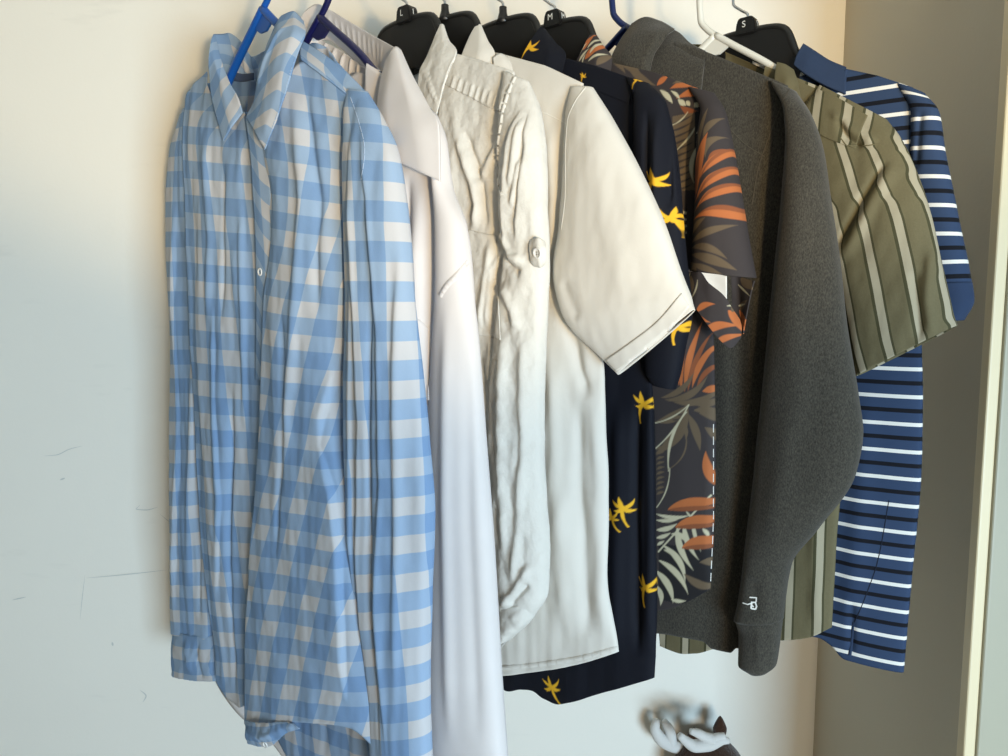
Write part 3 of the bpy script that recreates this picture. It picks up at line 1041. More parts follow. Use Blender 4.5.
# far sleeve, hanging at the shirt's wall side
g.sleeve('sleeve', [((182, 112), (203, 100), 0.0, 0.005), ((171, 152), (208, 150), 0.0, 0.010), ((169, 200), (208, 200), 0.0, 0.012), ((172, 300), (210, 300), 0.0, 0.013),
    ((173, 420), (212, 420), 0.001, 0.013), ((174, 540), (214, 540), 0.003, 0.014), ((174, 632), (212, 638), 0.003, 0.012)],
    GM, [('step', 7, 18, [(181, 200), (180, 300), (184, 400), (186, 460), (183, 540), (180, 620)]), ('ridge', 5, 8, [(198, 160), (200, 360), (196, 600)]), ('ridge', -5, 5, [(207, 300), (206, 450), (204, 620)])],
    wr1, mirror=False, na=110, nr=180, uv_shift=(0.02, 0.03))
cf = g.sleeve('cuff', [((175, 630), (213, 636), 0.003, 0.011), ((174, 650), (217, 656), 0.004, 0.014), ((174, 674), (218, 680), 0.004, 0.013)],
    GM, [('ridge', 6, 4, [(186, 628), (190, 650), (194, 676)]), ('ridge', -6, 4, [(199, 630), (198, 655), (203, 680)])], [(3, 0.01, 0.03, 9)], mirror=False, na=70, nr=30, uv_shift=(0.01, 0.02))
# wearer's right front
g.sheet('front_panel', [
    [(207, 72, 0.0), (186, 100, 0.004), (183, 135, 0.012), (185, 200, 0.018), (190, 320, 0.020), (196, 460, 0.020), (208, 600, 0.018), (217, 682, 0.016)],
    [(213, 95, 0.012), (205, 160, 0.022), (212, 250, 0.026), (214, 350, 0.026), (218, 480, 0.024), (224, 600, 0.02), (229, 700, 0.018)],
    [(232, 112, 0.016), (236, 180, 0.020), (238, 270, 0.022), (240, 360, 0.020), (238, 480, 0.018), (236, 600, 0.018), (238, 707, 0.018)],
    [(246, 112, 0.014), (256, 170, 0.016), (260, 250, 0.016), (262, 340, 0.014), (260, 460, 0.012), (256, 600, 0.010), (250, 703, 0.010)]],
    GM, [('step', 6, 20, [(219, 300), (221, 420), (226, 500), (222, 560), (218, 600)]), ('ridge', -7, 6, [(234, 380), (232, 480), (230, 560), (234, 700)]),
         ('ridge', 5, 8, [(206, 130), (216, 240), (214, 330)]), ('ridge', -4, 5, [(226, 160), (228, 260), (226, 330)]), ('ridge', 4, 5, [(243, 200), (246, 320), (244, 430)])],
    wr1, nu=90, nv=240, uv_shift=(0.012, 0.004), uv_z=(0.05, 0.5))
# wearer's left front, swung a little open
fp = g.sheet('front_panel', [
    [(247, 112, 0.020), (260, 150, 0.024), (270, 195, 0.026), (272, 240, 0.028), (264, 304, 0.030), (261, 393, 0.031), (255, 497, 0.032), (249, 569, 0.033), (245, 640, 0.033), (245, 724, 0.032)],
    [(262, 118, 0.030), (278, 180, 0.034), (285, 260, 0.036), (282, 330, 0.038), (280, 420, 0.038), (276, 520, 0.040), (272, 640, 0.040), (272, 724, 0.040)],
    [(280, 90, 0.028), (300, 180, 0.032), (308, 260, 0.034), (306, 330, 0.034), (304, 420, 0.036), (308, 520, 0.040), (312, 640, 0.042), (314, 723, 0.042)],
    [(302, 62, 0.018), (322, 180, 0.024), (330, 260, 0.024), (330, 330, 0.022), (326, 420, 0.028), (336, 500, 0.034), (350, 640, 0.036), (350, 728, 0.036)],
    [(350, 98, 0.010), (350, 180, 0.008), (352, 260, 0.006), (350, 340, 0.006), (348, 420, 0.010), (362, 520, 0.014), (376, 640, 0.016), (390, 762, 0.016)]],
    GM, [('ridge', -5, 7, [(300, 90), (318, 200), (318, 320)]), ('ridge', 6, 9, [(292, 90), (306, 200), (300, 330), (290, 470)]), ('step', 8, 22, [(334, 215), (335, 300), (336, 340), (324, 420), (323, 450)]),
         ('step', 9, 30, [(322, 440), (338, 491), (346, 548), (350, 620), (352, 700)]), ('ridge', -4, 6, [(288, 300), (290, 420), (282, 560)])],
    [(4, 0.06, 0.25, 11), (1.6, 0.02, 0.12, 12), (0.8, 0.012, 0.03, 13)], nu=150, nv=260, uv_shift=(0.027, 0.012), uv_z=(0.10, 0.75), shear=0.30)
# hem roll of the left front and the tail under it
hm = g.sheet('hem', [
    [(245, 720, 0.034), (246, 732, 0.040), (248, 743, 0.036)], [(254, 722, 0.042), (256, 736, 0.046), (258, 746, 0.040)],
    [(264, 723, 0.044), (268, 735, 0.048), (272, 745, 0.042)], [(276, 722, 0.044), (282, 728, 0.046), (286, 733, 0.043)], [(290, 722, 0.043), (296, 725, 0.044), (300, 728, 0.043)]],
    GM, [('ridge', 4, 3, [(246, 730), (262, 736), (276, 733)])], [(3, 0.012, 0.01, 4)], nu=50, nv=20, uv_shift=(0.0, 0.03))
# near sleeve with long pleats
g.sleeve('sleeve', [((349, 90), (366, 92), 0.004, 0.006), ((348, 118), (381, 119), 0.008, 0.014), ((350, 160), (396, 160), 0.010, 0.020), ((352, 220), (404, 220), 0.010, 0.022), ((353, 319), (413, 319), 0.010, 0.022),
    ((352, 440), (425, 440), 0.010, 0.022), ((354, 510), (431, 510), 0.010, 0.022), ((362, 600), (428, 600), 0.012, 0.022), ((372, 690), (426, 690), 0.012, 0.020), ((376, 800), (430, 800), 0.012, 0.020)],
    GM, [('step', 8, 16, [(352, 600), (362, 540), (356, 440), (352, 330), (348, 200), (354, 130)]), ('step', 7, 14, [(378, 700), (372, 560), (374, 420), (370, 300), (364, 200), (362, 130)]),
         ('step', 7, 12, [(400, 760), (392, 600), (396, 480), (392, 330), (382, 200), (372, 130)]), ('ridge', 5, 6, [(408, 220), (408, 360), (412, 520), (410, 720)]), ('ridge', -5, 4, [(386, 260), (384, 420), (386, 600), (392, 740)]),
         ('ridge', 4, 5, [(366, 260), (364, 420), (368, 640), (380, 760)])],
    [(3, 0.016, 0.3, 5), (1.2, 0.012, 0.05, 6)], mirror=False, na=180, nr=260, uv_shift=(0.01, 0.026))
g.sheet('yoke', [[(303, 42, -0.006), (300, 52, 0.010), (301, 60, 0.0185)], [(327, 57, -0.006), (323, 66, 0.006), (326, 79, 0.0150)], [(350, 76, -0.006), (343, 84, 0.004), (348, 97, 0.0112)], [(366, 92, -0.004), (362, 104, 0.006), (362, 116, 0.0125)]],
    GM, [], [(0.8, 0.02, 0.02, 8)], nu=50, nv=20, uv_shift=(0.03, 0.018))
# collar
g.sheet('collar_stand', [[(211, 42, -0.010), (216, 60, 0.0), (224, 82, 0.012)], [(215, 34, -0.024), (221, 52, -0.02), (230, 80, -0.008)], [(228, 33, -0.036), (232, 52, -0.034), (238, 80, -0.026)], [(242, 43, -0.040), (243, 60, -0.038), (246, 80, -0.032)], [(251, 57, -0.036), (252, 68, -0.034), (256, 79, -0.03)], [(266, 50, -0.02), (266, 64, -0.016), (264, 80, -0.008)]],
    GM, [('ridge', 3, 3, [(232, 45), (240, 75)]), ('ridge', -3, 3, [(236, 42), (246, 72)])], [(2.5, 0.012, 0.03, 21)], nu=60, nv=30, uv_shift=(0.0, 0.02), flip=True)
lb = g.sheet('collar_label', [[(232, 71, -0.018), (233, 81, -0.018)], [(243, 74, -0.022), (243, 82, -0.022)], [(254, 73, -0.02), (254, 80, -0.02)]], M['label_dark'], nu=8, nv=5)
g.sheet('collar', [[(212, 38, 0.004), (209, 55, 0.022), (210, 75, 0.026), (214, 105, 0.030), (224, 141, 0.032)], [(213, 36, 0.0), (214, 58, 0.020), (219, 78, 0.028), (226, 106, 0.034), (230, 131, 0.034)], [(215, 35, -0.006), (222, 64, 0.014), (232, 86, 0.026), (240, 102, 0.030), (243, 113, 0.028)]],
    GM, [], [(1.5, 0.02, 0.03, 22)], nu=30, nv=50, uv_shift=(0.02, 0.02))
cl = g.sheet('collar', [[(276, 26, 0.012), (266, 50, 0.030), (259, 70, 0.036), (256, 95, 0.038), (247, 118, 0.034)], [(283, 16, 0.008), (276, 40, 0.034), (268, 75, 0.044), (260, 108, 0.046), (253, 128, 0.042)], [(293, 12, 0.004), (290, 40, 0.034), (280, 75, 0.048), (270, 112, 0.050), (260, 141, 0.046)], [(303, 22, -0.004), (304, 40, 0.022), (293, 70, 0.040), (282, 106, 0.046), (265, 150, 0.044)]],
    GM, [('ridge', 3, 4, [(280, 20), (262, 90)])], [(1.6, 0.02, 0.03, 23)], nu=50, nv=60, uv_shift=(0.012, 0.02))
g.strip('collar_stitching', [(302, 42), (292, 69), (281, 105), (266, 146)], 0.0016, M['stitch_blue'], cl, dash=6)
g.strip('collar_stitching', [(210, 60), (212, 90), (222, 132)], 0.0012, M['stitch_blue'], dash=6)
# placket and buttons
pk = g.sheet('placket', [[(246, 116, 0.024), (252, 167, 0.026), (256, 240, 0.025), (257, 300, 0.023), (256, 380, 0.020)], [(257, 130, 0.028), (262, 170, 0.028), (265, 240, 0.027), (264, 300, 0.025), (262, 380, 0.022)], [(264, 138, 0.028), (271, 170, 0.028), (273, 240, 0.026), (268, 300, 0.022), (264, 380, 0.018)]],
    GM, [], [(1.0, 0.02, 0.05, 24)], nu=16, nv=90, uv_shift=(0.02, 0.0))
g.button(261, 272, 0.0055, pk)
g.button(266, 744, 0.0050, hm)
g.strip('yoke_seam', [(301, 58), (326, 77), (347, 95)], 0.0016, M['stitch_blue'], dash=7)
g.strip('armhole_seam', [(351, 98), (358, 118), (365, 150), (362, 180)], 0.0016, M['stitch_blue'], dash=7)

# ------------------------------------------------------------------ 2 white dress shirt
g = Garment('dress_shirt', 'smooth white long-sleeved dress shirt on a navy hanger, collar open', 320, (320, 800))
WM = M['white_dress']
g.body('body', [(352, 52), (380, 72), (405, 92), (431, 112)], [(431, 112), (440, 200), (444, 400), (450, 600), (455, 790)], [(455, 800), (420, 812), (380, 815)], 0.020, WM,
    [('ridge', 9, 10, [(412, 170), (414, 300), (420, 450), (424, 700)]), ('ridge', -8, 7, [(430, 190), (434, 300), (430, 420), (432, 700)]), ('ridge', -6, 6, [(402, 170), (404, 300), (410, 460)])],
    [(4, 0.05, 0.3, 31), (1.5, 0.02, 0.10, 32)], neck=(0.10, 0.14, 0.03))
g.sleeve('sleeve', [((418, 100), (436, 118), 0.0, 0.008), ((428, 140), (443, 140), 0.002, 0.012), ((438, 184), (447, 184), 0.004, 0.014), ((440, 225), (462, 225), 0.004, 0.016), ((441, 262), (467, 262), 0.004, 0.018), ((440, 300), (470, 300), 0.004, 0.018),
    ((437, 340), (474, 334), 0.004, 0.018), ((433, 420), (480, 420), 0.004, 0.020), ((433, 531), (489, 531), 0.004, 0.022), ((428, 680), (498, 680), 0.004, 0.024), ((425, 830), (510, 830), 0.004, 0.024)],
    WM, [('ridge', 4, 9, [(456, 300), (456, 500), (462, 740)]), ('ridge', -3, 8, [(470, 330), (476, 520), (486, 740)])], [(2.0, 0.05, 0.4, 33)], na=110, nr=200)
g.sheet('yoke', [[(302, 30, -0.012), (304, 50, -0.012), (302, 80, -0.014)], [(318, 38, -0.03), (322, 60, -0.028), (322, 96, -0.026)], [(340, 50, -0.03), (346, 75, -0.028), (348, 112, -0.026)], [(366, 68, -0.022), (370, 95, -0.022), (372, 132, -0.022)], [(388, 72, -0.006), (392, 105, -0.01), (394, 145, -0.014)]],
    WM, [('ridge', 4, 2.5, [(330 + k * 9, 44 + k * 5), (322 + k * 10, 92 + k * 5)]) for k in range(-2, 7)], [(1.5, 0.012, 0.03, 34)], nu=110, nv=40, flip=True)
cs = g.sheet('collar_stand', [[(301, 40, 0.0), (305, 44, 0.0), (309, 46, 0.0)], [(300, 24, -0.012), (305, 34, -0.012), (309, 43, -0.012)], [(304, 12, -0.026), (309, 24, -0.026), (312, 40, -0.026)], [(315, 4, -0.036), (320, 22, -0.036), (324, 40, -0.036)], [(328, 9, -0.038), (335, 28, -0.036), (340, 48, -0.034)], [(350, 22, -0.034), (354, 42, -0.032), (358, 64, -0.03)], [(372, 35, -0.024), (374, 52, -0.022), (376, 72, -0.02)], [(396, 48, -0.002), (391, 58, 0.0), (386, 74, 0.002)]],
    WM, [('ridge', 0.9, 2.6, [(318 + k * 6.6, 12 + k * 3.4), (323 + k * 6.2, 30 + k * 3.6)]) for k in range(11)], [(0.8, 0.02, 0.02, 35)], nu=120, nv=24, flip=True)
cl = g.sheet('collar', [[(387, 62, 0.004), (383, 76, 0.014), (379, 98, 0.022), (379, 130, 0.030), (386, 157, 0.032)], [(391, 54, 0.004), (391, 75, 0.022), (390, 100, 0.032), (393, 133, 0.038), (400, 163, 0.038)], [(396, 48, 0.0), (402, 78, 0.024), (409, 108, 0.036), (415, 140, 0.042), (420, 172, 0.042)], [(400, 51, -0.006), (414, 81, 0.010), (429, 107, 0.024), (440, 128, 0.032), (441, 182, 0.036)]],
    WM, [], [(0.8, 0.05, 0.05, 36)], nu=50, nv=60, thick=0.0022)
g.strip('collar_stitching', [(391, 76), (386, 100), (387, 130), (391, 156)], 0.0010, M['stitch_white'], cl)
g.strip('collar_stitching', [(437, 132), (438, 176), (418, 168), (396, 158)], 0.0010, M['stitch_white'], cl)
g.overlay('pocket', [[(404, 322), (405, 350), (408, 400)], [(416, 318), (416, 350), (418, 405)], [(430, 328), (430, 352), (430, 400)]], WM, 0.0016, nu=24, nv=24)
g.strip('elbow_seam', [(441, 296), (447, 286), (458, 274), (467, 262)], 0.007, WM, height=0.0016, dash=9)

# ------------------------------------------------------------------ 3 crumpled white shirt with tabbed sleeves
g = Garment('crumpled_shirt', 'wrinkled white shirt with a buttoned sleeve tab on a black hanger', 407, (407, 690))
LM = M['white_linen']
wr3 = [(6, 0.05, 0.12, 41), (3.2, 0.022, 0.045, 42), (1.4, 0.010, 0.02, 43)]
g.body('body', [(440, 50), (457, 55), (478, 60), (514, 72)], [(514, 72), (512, 150), (508, 220), (513, 400), (511, 560), (506, 640)], [(506, 640), (490, 655), (470, 660)], 0.017, LM,
    [('ridge', 7, 6, [(454, 130), (468, 170), (476, 205), (470, 235)]), ('ridge', 6, 5, [(500, 130), (484, 165), (474, 190)]), ('ridge', -6, 5, [(462, 130), (478, 180), (484, 230)]), ('ridge', 6, 5, [(490, 235), (484, 290), (480, 330)]),
     ('ridge', 5, 4, [(505, 240), (490, 270), (486, 330)]), ('ridge', 8, 12, [(490, 330), (494, 460), (498, 600)]), ('ridge', -8, 8, [(480, 340), (484, 460), (488, 640)])],
    wr3, neck=(0.07, 0.12, 0.02), nr=260)
g.sleeve('sleeve', [((505, 72), (528, 82), 0.004, 0.006), ((503, 112), (539, 112), 0.006, 0.014), ((502, 150), (544, 150), 0.008, 0.018), ((502, 200), (545, 200), 0.008, 0.018), ((508, 254), (546, 254), 0.008, 0.020), ((500, 320), (544, 319), 0.008, 0.020),
    ((492, 420), (541, 420), 0.008, 0.020), ((494, 500), (543, 500), 0.008, 0.020), ((497, 560), (547, 556), 0.008, 0.020), ((500, 596), (545, 594), 0.008, 0.018), ((502, 614), (534, 614), 0.008, 0.014)],
    LM, [('step', 8, 12, [(512, 250), (511, 200), (516, 150), (527, 110)]), ('step', 7, 10, [(525, 240), (529, 190), (534, 150), (533, 112)]), ('ridge', 6, 4, [(520, 190), (526, 150), (530, 120)]), ('ridge', 5, 4, [(522, 210), (530, 160)]),
         ('ridge', -7, 5, [(506, 240), (518, 265), (530, 276)]), ('ridge', 7, 5, [(505, 232), (520, 258), (534, 262)]), ('ridge', 6, 6, [(510, 285), (522, 310), (528, 330)]), ('ridge', 6, 8, [(512, 330), (510, 430), (514, 560)]), ('ridge', 5, 6, [(530, 330), (532, 450), (522, 590)]),
         ('ridge', 7, 5, [(540, 560), (524, 590), (508, 604)]), ('ridge', -6, 4, [(536, 580), (518, 600)])],
    [(4, 0.03, 0.08, 44), (2.4, 0.015, 0.03, 45), (1.2, 0.008, 0.015, 46)], na=130, nr=260)
g.sleeve('cuff', [((503, 606), (538, 600), 0.010, 0.016), ((503, 622), (532, 616), 0.011, 0.016), ((502, 642), (508, 640), 0.011, 0.012)], LM, [('ridge', 5, 4, [(530, 602), (510, 620)])], [(3, 0.012, 0.012, 47)], na=60, nr=40)
tb = g.sheet('sleeve_tab', [[(531, 240, 0.024), (530, 250, 0.028), (531, 260, 0.028), (535, 266, 0.024)], [(538, 238, 0.029), (538, 250, 0.032), (539, 260, 0.031), (540, 267, 0.025)], [(544, 242, 0.022), (546, 250, 0.024), (546, 259, 0.023), (543, 265, 0.020)]], LM, [], [(1.5, 0.01, 0.01, 48)], nu=20, nv=24)
g.button(538, 253, 0.0065, tb)
g.overlay('yoke', [[(457, 56), (450, 68), (446, 85)], [(480, 62), (474, 75), (470, 97)], [(500, 68), (494, 85), (488, 107)], [(515, 76), (510, 92), (503, 113)]], LM, 0.0012,
    [('ridge', 1.6, 2.2, [(456 + k * 6, 76 + k * 2.6), (452 + k * 6, 90 + k * 2.6)]) for k in range(9)], nu=80, nv=30)
cl = g.sheet('collar', [[(441, 25, 0.004), (434, 42, 0.014), (428, 56, 0.020), (420, 74, 0.026), (417, 96, 0.030), (428, 116, 0.032)], [(442, 25, 0.004), (442, 45, 0.018), (440, 62, 0.026), (434, 84, 0.032), (432, 102, 0.034), (434, 116, 0.034)], [(443, 26, 0.002), (450, 42, 0.012), (457, 54, 0.018), (449, 72, 0.028), (443, 92, 0.034), (437, 115, 0.034)]],
    LM, [('ridge', 1.5, 2, [(424 + k * 3, 72 + k * 5), (434 + k * 2, 76 + k * 5)]) for k in range(7)], [(1.2, 0.012, 0.02, 50)], nu=40, nv=60, thick=0.002)
g.strip('collar_stitching', [(455, 58), (447, 77), (440, 100), (437, 113)], 0.002, M['stitch_white'], cl)
g.strip('yoke_seam', [(446, 86), (470, 98), (488, 108), (503, 114)], 0.0018, M['stitch_white'], dash=5)
g.strip('armhole_seam', [(516, 76), (508, 95), (503, 113), (499, 150), (499, 175), (502, 196)], 0.0045, LM, height=0.0022, dash=5, n=60)
g.overlay('pocket', [[(467, 229), (472, 262), (476, 300), (480, 336)], [(478, 232), (482, 264), (486, 300), (489, 336)], [(498, 236), (498, 266), (500, 300), (502, 340)]], LM, 0.0022, nu=30, nv=50)

# ------------------------------------------------------------------ 4 white short-sleeved shirt
g = Garment('short_sleeved_shirt', 'plain white short-sleeved shirt with a wide sleeve hem on a black hanger', 445, (445, 680))
SM = M['white_short']
g.body('body', [(478, 52), (502, 55), (547, 67), (583, 84)], [(583, 84), (578, 150), (572, 240), (588, 330), (603, 366), (606, 420), (609, 500), (608, 567), (613, 615), (619, 652)], [(619, 651), (579, 662), (540, 668), (498, 672), (470, 674)], 0.018, SM,
    [('ridge', -6, 7, [(560, 300), (566, 330), (576, 372), (585, 400)]), ('ridge', 6, 14, [(550, 330), (556, 470), (566, 640)]), ('ridge', 5, 10, [(590, 380), (594, 500), (598, 640)]), ('ridge', -5, 8, [(574, 400), (578, 520), (584, 640)]), ('ridge', 5, 8, [(546, 120), (550, 200), (546, 300)])],
    [(4, 0.05, 0.25, 61), (2.2, 0.03, 0.05, 62), (1.2, 0.014, 0.05, 63)], neck=(0.07, 0.12, 0.02), nr=260)
g.sleeve('sleeve', [((572, 88), (592, 88), 0.002, 0.006), ((568, 119), (609, 116), 0.006, 0.016), ((566, 170), (639, 172), 0.010, 0.022), ((562, 225), (662, 222), 0.012, 0.024), ((556, 270), (679, 272), 0.014, 0.024), ((566, 316), (688, 294), 0.014, 0.023), ((606, 361), (692, 305), 0.016, 0.012), ((619, 374), (694, 310), 0.018, 0.006)],
    SM, [('ridge', 2, 16, [(600, 130), (620, 220), (640, 300)]), ('ridge', -2.5, 8, [(575, 280), (590, 320)])], [(2.5, 0.06, 0.10, 64), (0.8, 0.012, 0.03, 65)], na=130, nr=150)
g.overlay('sleeve_hem', [[(606, 360), (611, 366), (617, 371)], [(630, 343), (636, 350), (641, 355)], [(658, 321), (664, 328), (669, 332)], [(682, 293), (686, 300), (690, 306)]], SM, 0.0014, nu=60, nv=10)
cl = g.sheet('collar', [[(478, 24, 0.0), (470, 38, 0.012), (464, 52, 0.020), (458, 70, 0.026)], [(479, 25, 0.0), (479, 42, 0.016), (477, 58, 0.024), (474, 78, 0.028)], [(481, 26, -0.002), (488, 42, 0.010), (495, 56, 0.014), (488, 76, 0.024)]], SM, [], [(1.0, 0.03, 0.03, 66)], nu=36, nv=40, thick=0.002)
g.sheet('collar_stand', [[(493, 58, 0.02), (494, 68, 0.022), (494, 80, 0.022)], [(500, 54, 0.014), (502, 64, 0.018), (502, 78, 0.02)], [(508, 58, 0.006), (512, 66, 0.012), (514, 78, 0.018)]], SM, [], [(1, 0.02, 0.02, 67)], nu=16, nv=14)
g.strip('armhole_seam', [(587, 86), (575, 103), (568, 122), (566, 160), (566, 190), (562, 230)], 0.0022, M['stitch_white'])
g.strip('yoke_seam', [(520, 104), (542, 112), (567, 124)], 0.0014, M['stitch_white'])
g.strip('hem', [(618, 648), (579, 658), (540, 664), (500, 668)], 0.007, SM, n=120, dash=9, height=0.0012)

# ------------------------------------------------------------------ 5 navy palm tree shirt
g = Garment('palm_print_shirt', 'navy short-sleeved shirt printed with yellow palm trees, on a black hanger', 503, (503, 700))
NAVY, YEL = srgb(13, 16, 27), srgb(228, 174, 42)
pr = Print(NAVY, g.fr, 0.014)
def palm(x, y, s=1.0, lean=0.15, flip=1):
    """trunk foot at (x - lean.., y + 0.6 s) and crown at (x, y - 0.2 s)"""
    h = 20 * s
    cx, cy = x, y - 0.25 * h
    pr.blade((cx, cy), (cx - lean * h * flip, cy + h), -2.4 * s * flip, 3.4 * s, YEL, 0.7, 0.62)
    for dx, dy, b, w in ((-9, -7, 2, 3.6), (-8, 3, 3.0, 4.2), (10, 4, -3, 4.6), (8, -7, -3, 3.4), (-3, -10, 1, 4.2), (-5, 6, 1, 3.2)):
        pr.blade((cx - dx * 0.18 * s * flip, cy - dy * 0.18 * s), (cx + dx * s * flip, cy + dy * s), b * s * flip, w * s, YEL, 0.8)
for x, y, s, l, f in ((660, 186, 1.15, 0.1, 1), (673, 222, 1.0, 0.4, -1), (641, 408, 1.1, 0.15, 1), (622, 512, 1.05, -0.2, 1), (612, 520, 0.8, -0.5, 1), (643, 592, 1.1, 0.0, 1), (552, 690, 1.0, -0.5, 1), (533, 52, 0.9, 0.4, 1),
                      (580, 76, 0.35, 0.2, 1), (636, 80, 0.6, 0.3, 1), (590, 180, 1, 0.1, 1), (560, 260, 1.05, 0.2, -1), (600, 330, 1, 0.2, 1), (570, 430, 1, 0.1, 1), (540, 560, 1, 0.2, -1), (590, 620, 1, 0.1, 1), (520, 330, 1, 0.2, 1), (500, 470, 1, 0.1, -1), (470, 250, 1, 0.1, 1), (520, 140, 1, 0.2, 1), (680, 330, 1.0, 0.2, 1), (680, 140, 0.8, 0.2, -1)):
    palm(x, y, s, l, f)
g.body('body', [(540, 54), (565, 59), (600, 68), (640, 82)], [(640, 82), (642, 150), (640, 240), (650, 360), (655, 420), (656, 520), (657, 620), (654, 678)], [(654, 677), (608, 689), (575, 698), (561, 699), (550, 694), (540, 687), (528, 685), (513, 686), (500, 674)], 0.016, M['navy'],
    [('ridge', -7, 6, [(634, 400), (632, 520), (634, 660)]), ('ridge', 6, 8, [(648, 380), (648, 520), (646, 660)]), ('ridge', 5, 10, [(618, 400), (616, 520), (614, 660)])], [(4, 0.05, 0.3, 71), (1.5, 0.02, 0.1, 72)], neck=(0.07, 0.12, 0.02), ns=(90, 300), nr=560, paint=pr, hem_mirror=False)
g.sleeve('sleeve', [((628, 78), (648, 84), 0.002, 0.006), ((636, 100), (664, 102), 0.006, 0.012), ((636, 150), (673, 150), 0.008, 0.016), ((636, 200), (679, 200), 0.008, 0.018), ((638, 260), (684, 255), 0.008, 0.018), ((642, 320), (690, 315), 0.006, 0.017), ((646, 350), (684, 345), 0.006, 0.016), ((648, 372), (679, 372), 0.006, 0.014), ((654, 384), (674, 389), 0.006, 0.010)],
    M['navy'], [('ridge', 5, 5, [(662, 110), (664, 200), (668, 330)]), ('ridge', -6, 4, [(670, 115), (674, 210)]), ('ridge', -5, 4, [(652, 110), (654, 200), (654, 300)])], [(2, 0.03, 0.1, 73)], na=220, nr=330, paint=pr)
g.sheet('collar', [[(541, 28, 0.0), (532, 40, 0.014), (524, 54, 0.022), (518, 72, 0.026)], [(543, 29, 0.0), (546, 44, 0.014), (546, 58, 0.022), (544, 74, 0.026)], [(545, 31, -0.002), (556, 44, 0.008), (566, 57, 0.012), (562, 74, 0.020)]], M['navy'], [], [(1.0, 0.03, 0.03, 74)], nu=70, nv=80, thick=0.002, paint=pr)
g.overlay('yoke', [[(566, 61), (560, 68), (556, 78)], [(600, 70), (598, 78), (594, 90)], [(636, 83), (634, 92), (630, 104)]], M['navy'], 0.0012, nu=100, nv=40, paint=pr)

# ------------------------------------------------------------------ 6 tropical leaf shirt
g = Garment('leaf_print_shirt', 'dark brown short-sleeved shirt with orange and white tropical leaves', 555, (555, 610))
TB, BR, OR, OD, WH = srgb(58, 53, 54), srgb(100, 86, 69), srgb(174, 102, 60), srgb(132, 78, 51), srgb(188, 182, 156)
BK = srgb(34, 33, 36)
pr = Print(TB, g.fr, 0.014)
rng = random.Random(5)
def fan_m(cx, cz, a0, a1, n, r, col, w=0.011, bend=0.008):
    for k in range(n):
        a = math.radians(a0 + (a1 - a0) * k / max(n - 1, 1))
        rr = r * rng.uniform(0.8, 1.1)
        pr.blade_m((cx, cz), (cx + rr * math.cos(a), cz + rr * math.sin(a)), bend * rng.choice((-1, 1)), w, col, 0.75)
for k in range(46):      # leaves all over the cloth
    fan_m(rng.uniform(-0.36, 0.36), rng.uniform(EYE - 0.45, EYE + 0.35), *(lambda a: (a, a + 130))(rng.uniform(0, 360)), 6, rng.uniform(0.05, 0.085), rng.choice((BR, BR, OR, WH)), rng.uniform(0.007, 0.012))
def area(x0, y0, x1, y1, c):
    pr.blade(((x0 + x1) / 2, y0), ((x0 + x1) / 2, y1), 0, (x1 - x0), c, 1.0, 1.0)
Bm = pr.blade
pb = pr
# ground colour under the traced motifs
area(650, 60, 720, 620, TB)
# shoulder
for a, b, bd, w, c in (((612, 60), (640, 78), 3, 7, BR), ((622, 60), (652, 84), -3, 7, BR), ((600, 54), (622, 72), 3, 6, BR), ((653, 84), (664, 75), 1, 6, OR), ((666, 87), (696, 84), 4, 8, OR), ((668, 82), (690, 80), 2, 4, BR), ((672, 97), (716, 96), 7, 10, OR), ((676, 104), (702, 116), -2, 8, OD), ((656, 88), (669, 102), 1, 5, WH), ((667, 89), (676, 98), 1, 3, WH), ((674, 98), (682, 104), 0, 5, WH), ((682, 99), (686, 104), 0, 4, WH), ((690, 101), (694, 105), 0, 5, WH)):
    Bm(a, b, bd, w, c)
# feather leaf, upper body
area(668, 112, 700, 190, BR)
for k in range(12):
    Bm((690, 112 + k * 7), (664, 124 + k * 7), 2, 2.2, TB)
Bm((694, 118), (672, 152), 3, 2.0, WH, 1, 0.6); Bm((684, 110), (669, 124), 2, 1.5, WH, 1, 0.6)
# pale striped leaf
area(690, 108, 712, 186, BK)
for k in range(5):
    Bm((692, 132 + k * 9), (712, 122 + k * 9), 2, 6.5, WH, 0.9)
Bm((696, 140), (690, 182), -5, 4, WH); Bm((702, 150), (692, 186), 2, 5, WH); Bm((700, 112), (712, 116), 0, 5, WH)
for k in range(9):
    Bm((678, 158 + k * 5), (664, 162 + k * 5), 1, 2.6, BR)
for k in range(4):
    Bm((676, 211 + k * 6.5), (684, 213 + k * 6.5), 0, 3.4, WH, 1, 0.7)
# middle: orange fan growing up, brown fan below
for ax, ay, tx, ty, bd, w, c in ((680, 392, 688, 318, 3, 6, OR), (683, 392, 699, 322, 3, 6, OR), (686, 392, 708, 332, 4, 5, OD), (690, 388, 716, 340, 5, 6, OR), (694, 388, 718, 362, 4, 5, OD), (678, 386, 676, 330, 2, 6, OR), (675, 376, 668, 344, 1, 5, OD)):
    Bm((ax, ay), (tx, ty), bd, w, c, 0.9)
for ax, ay, tx, ty, bd, w in ((660, 398, 692, 372, -6, 6), (664, 400, 704, 376, -8, 7), (672, 402, 716, 388, -7, 7), (690, 404, 718, 396, -4, 7), (691, 411, 718, 418, 3, 8), (686, 414, 697, 452, 2, 8), (701, 428, 713, 450, 4, 9), (683, 424, 684, 440, 1, 4), (696, 414, 718, 430, 4, 7)):
    Bm((ax, ay), (tx, ty), bd, w, BR, 0.9)
Bm((686, 406), (655, 454), 7, 13, BR, 0.9)
Bm((687, 405), (655, 422), 4, 10, BR)
for k in range(8):
    Bm((682 - k * 3.4, 414 + k * 4.6), (674 - k * 3.4, 414 + k * 5.6), 1, 1.6, TB)
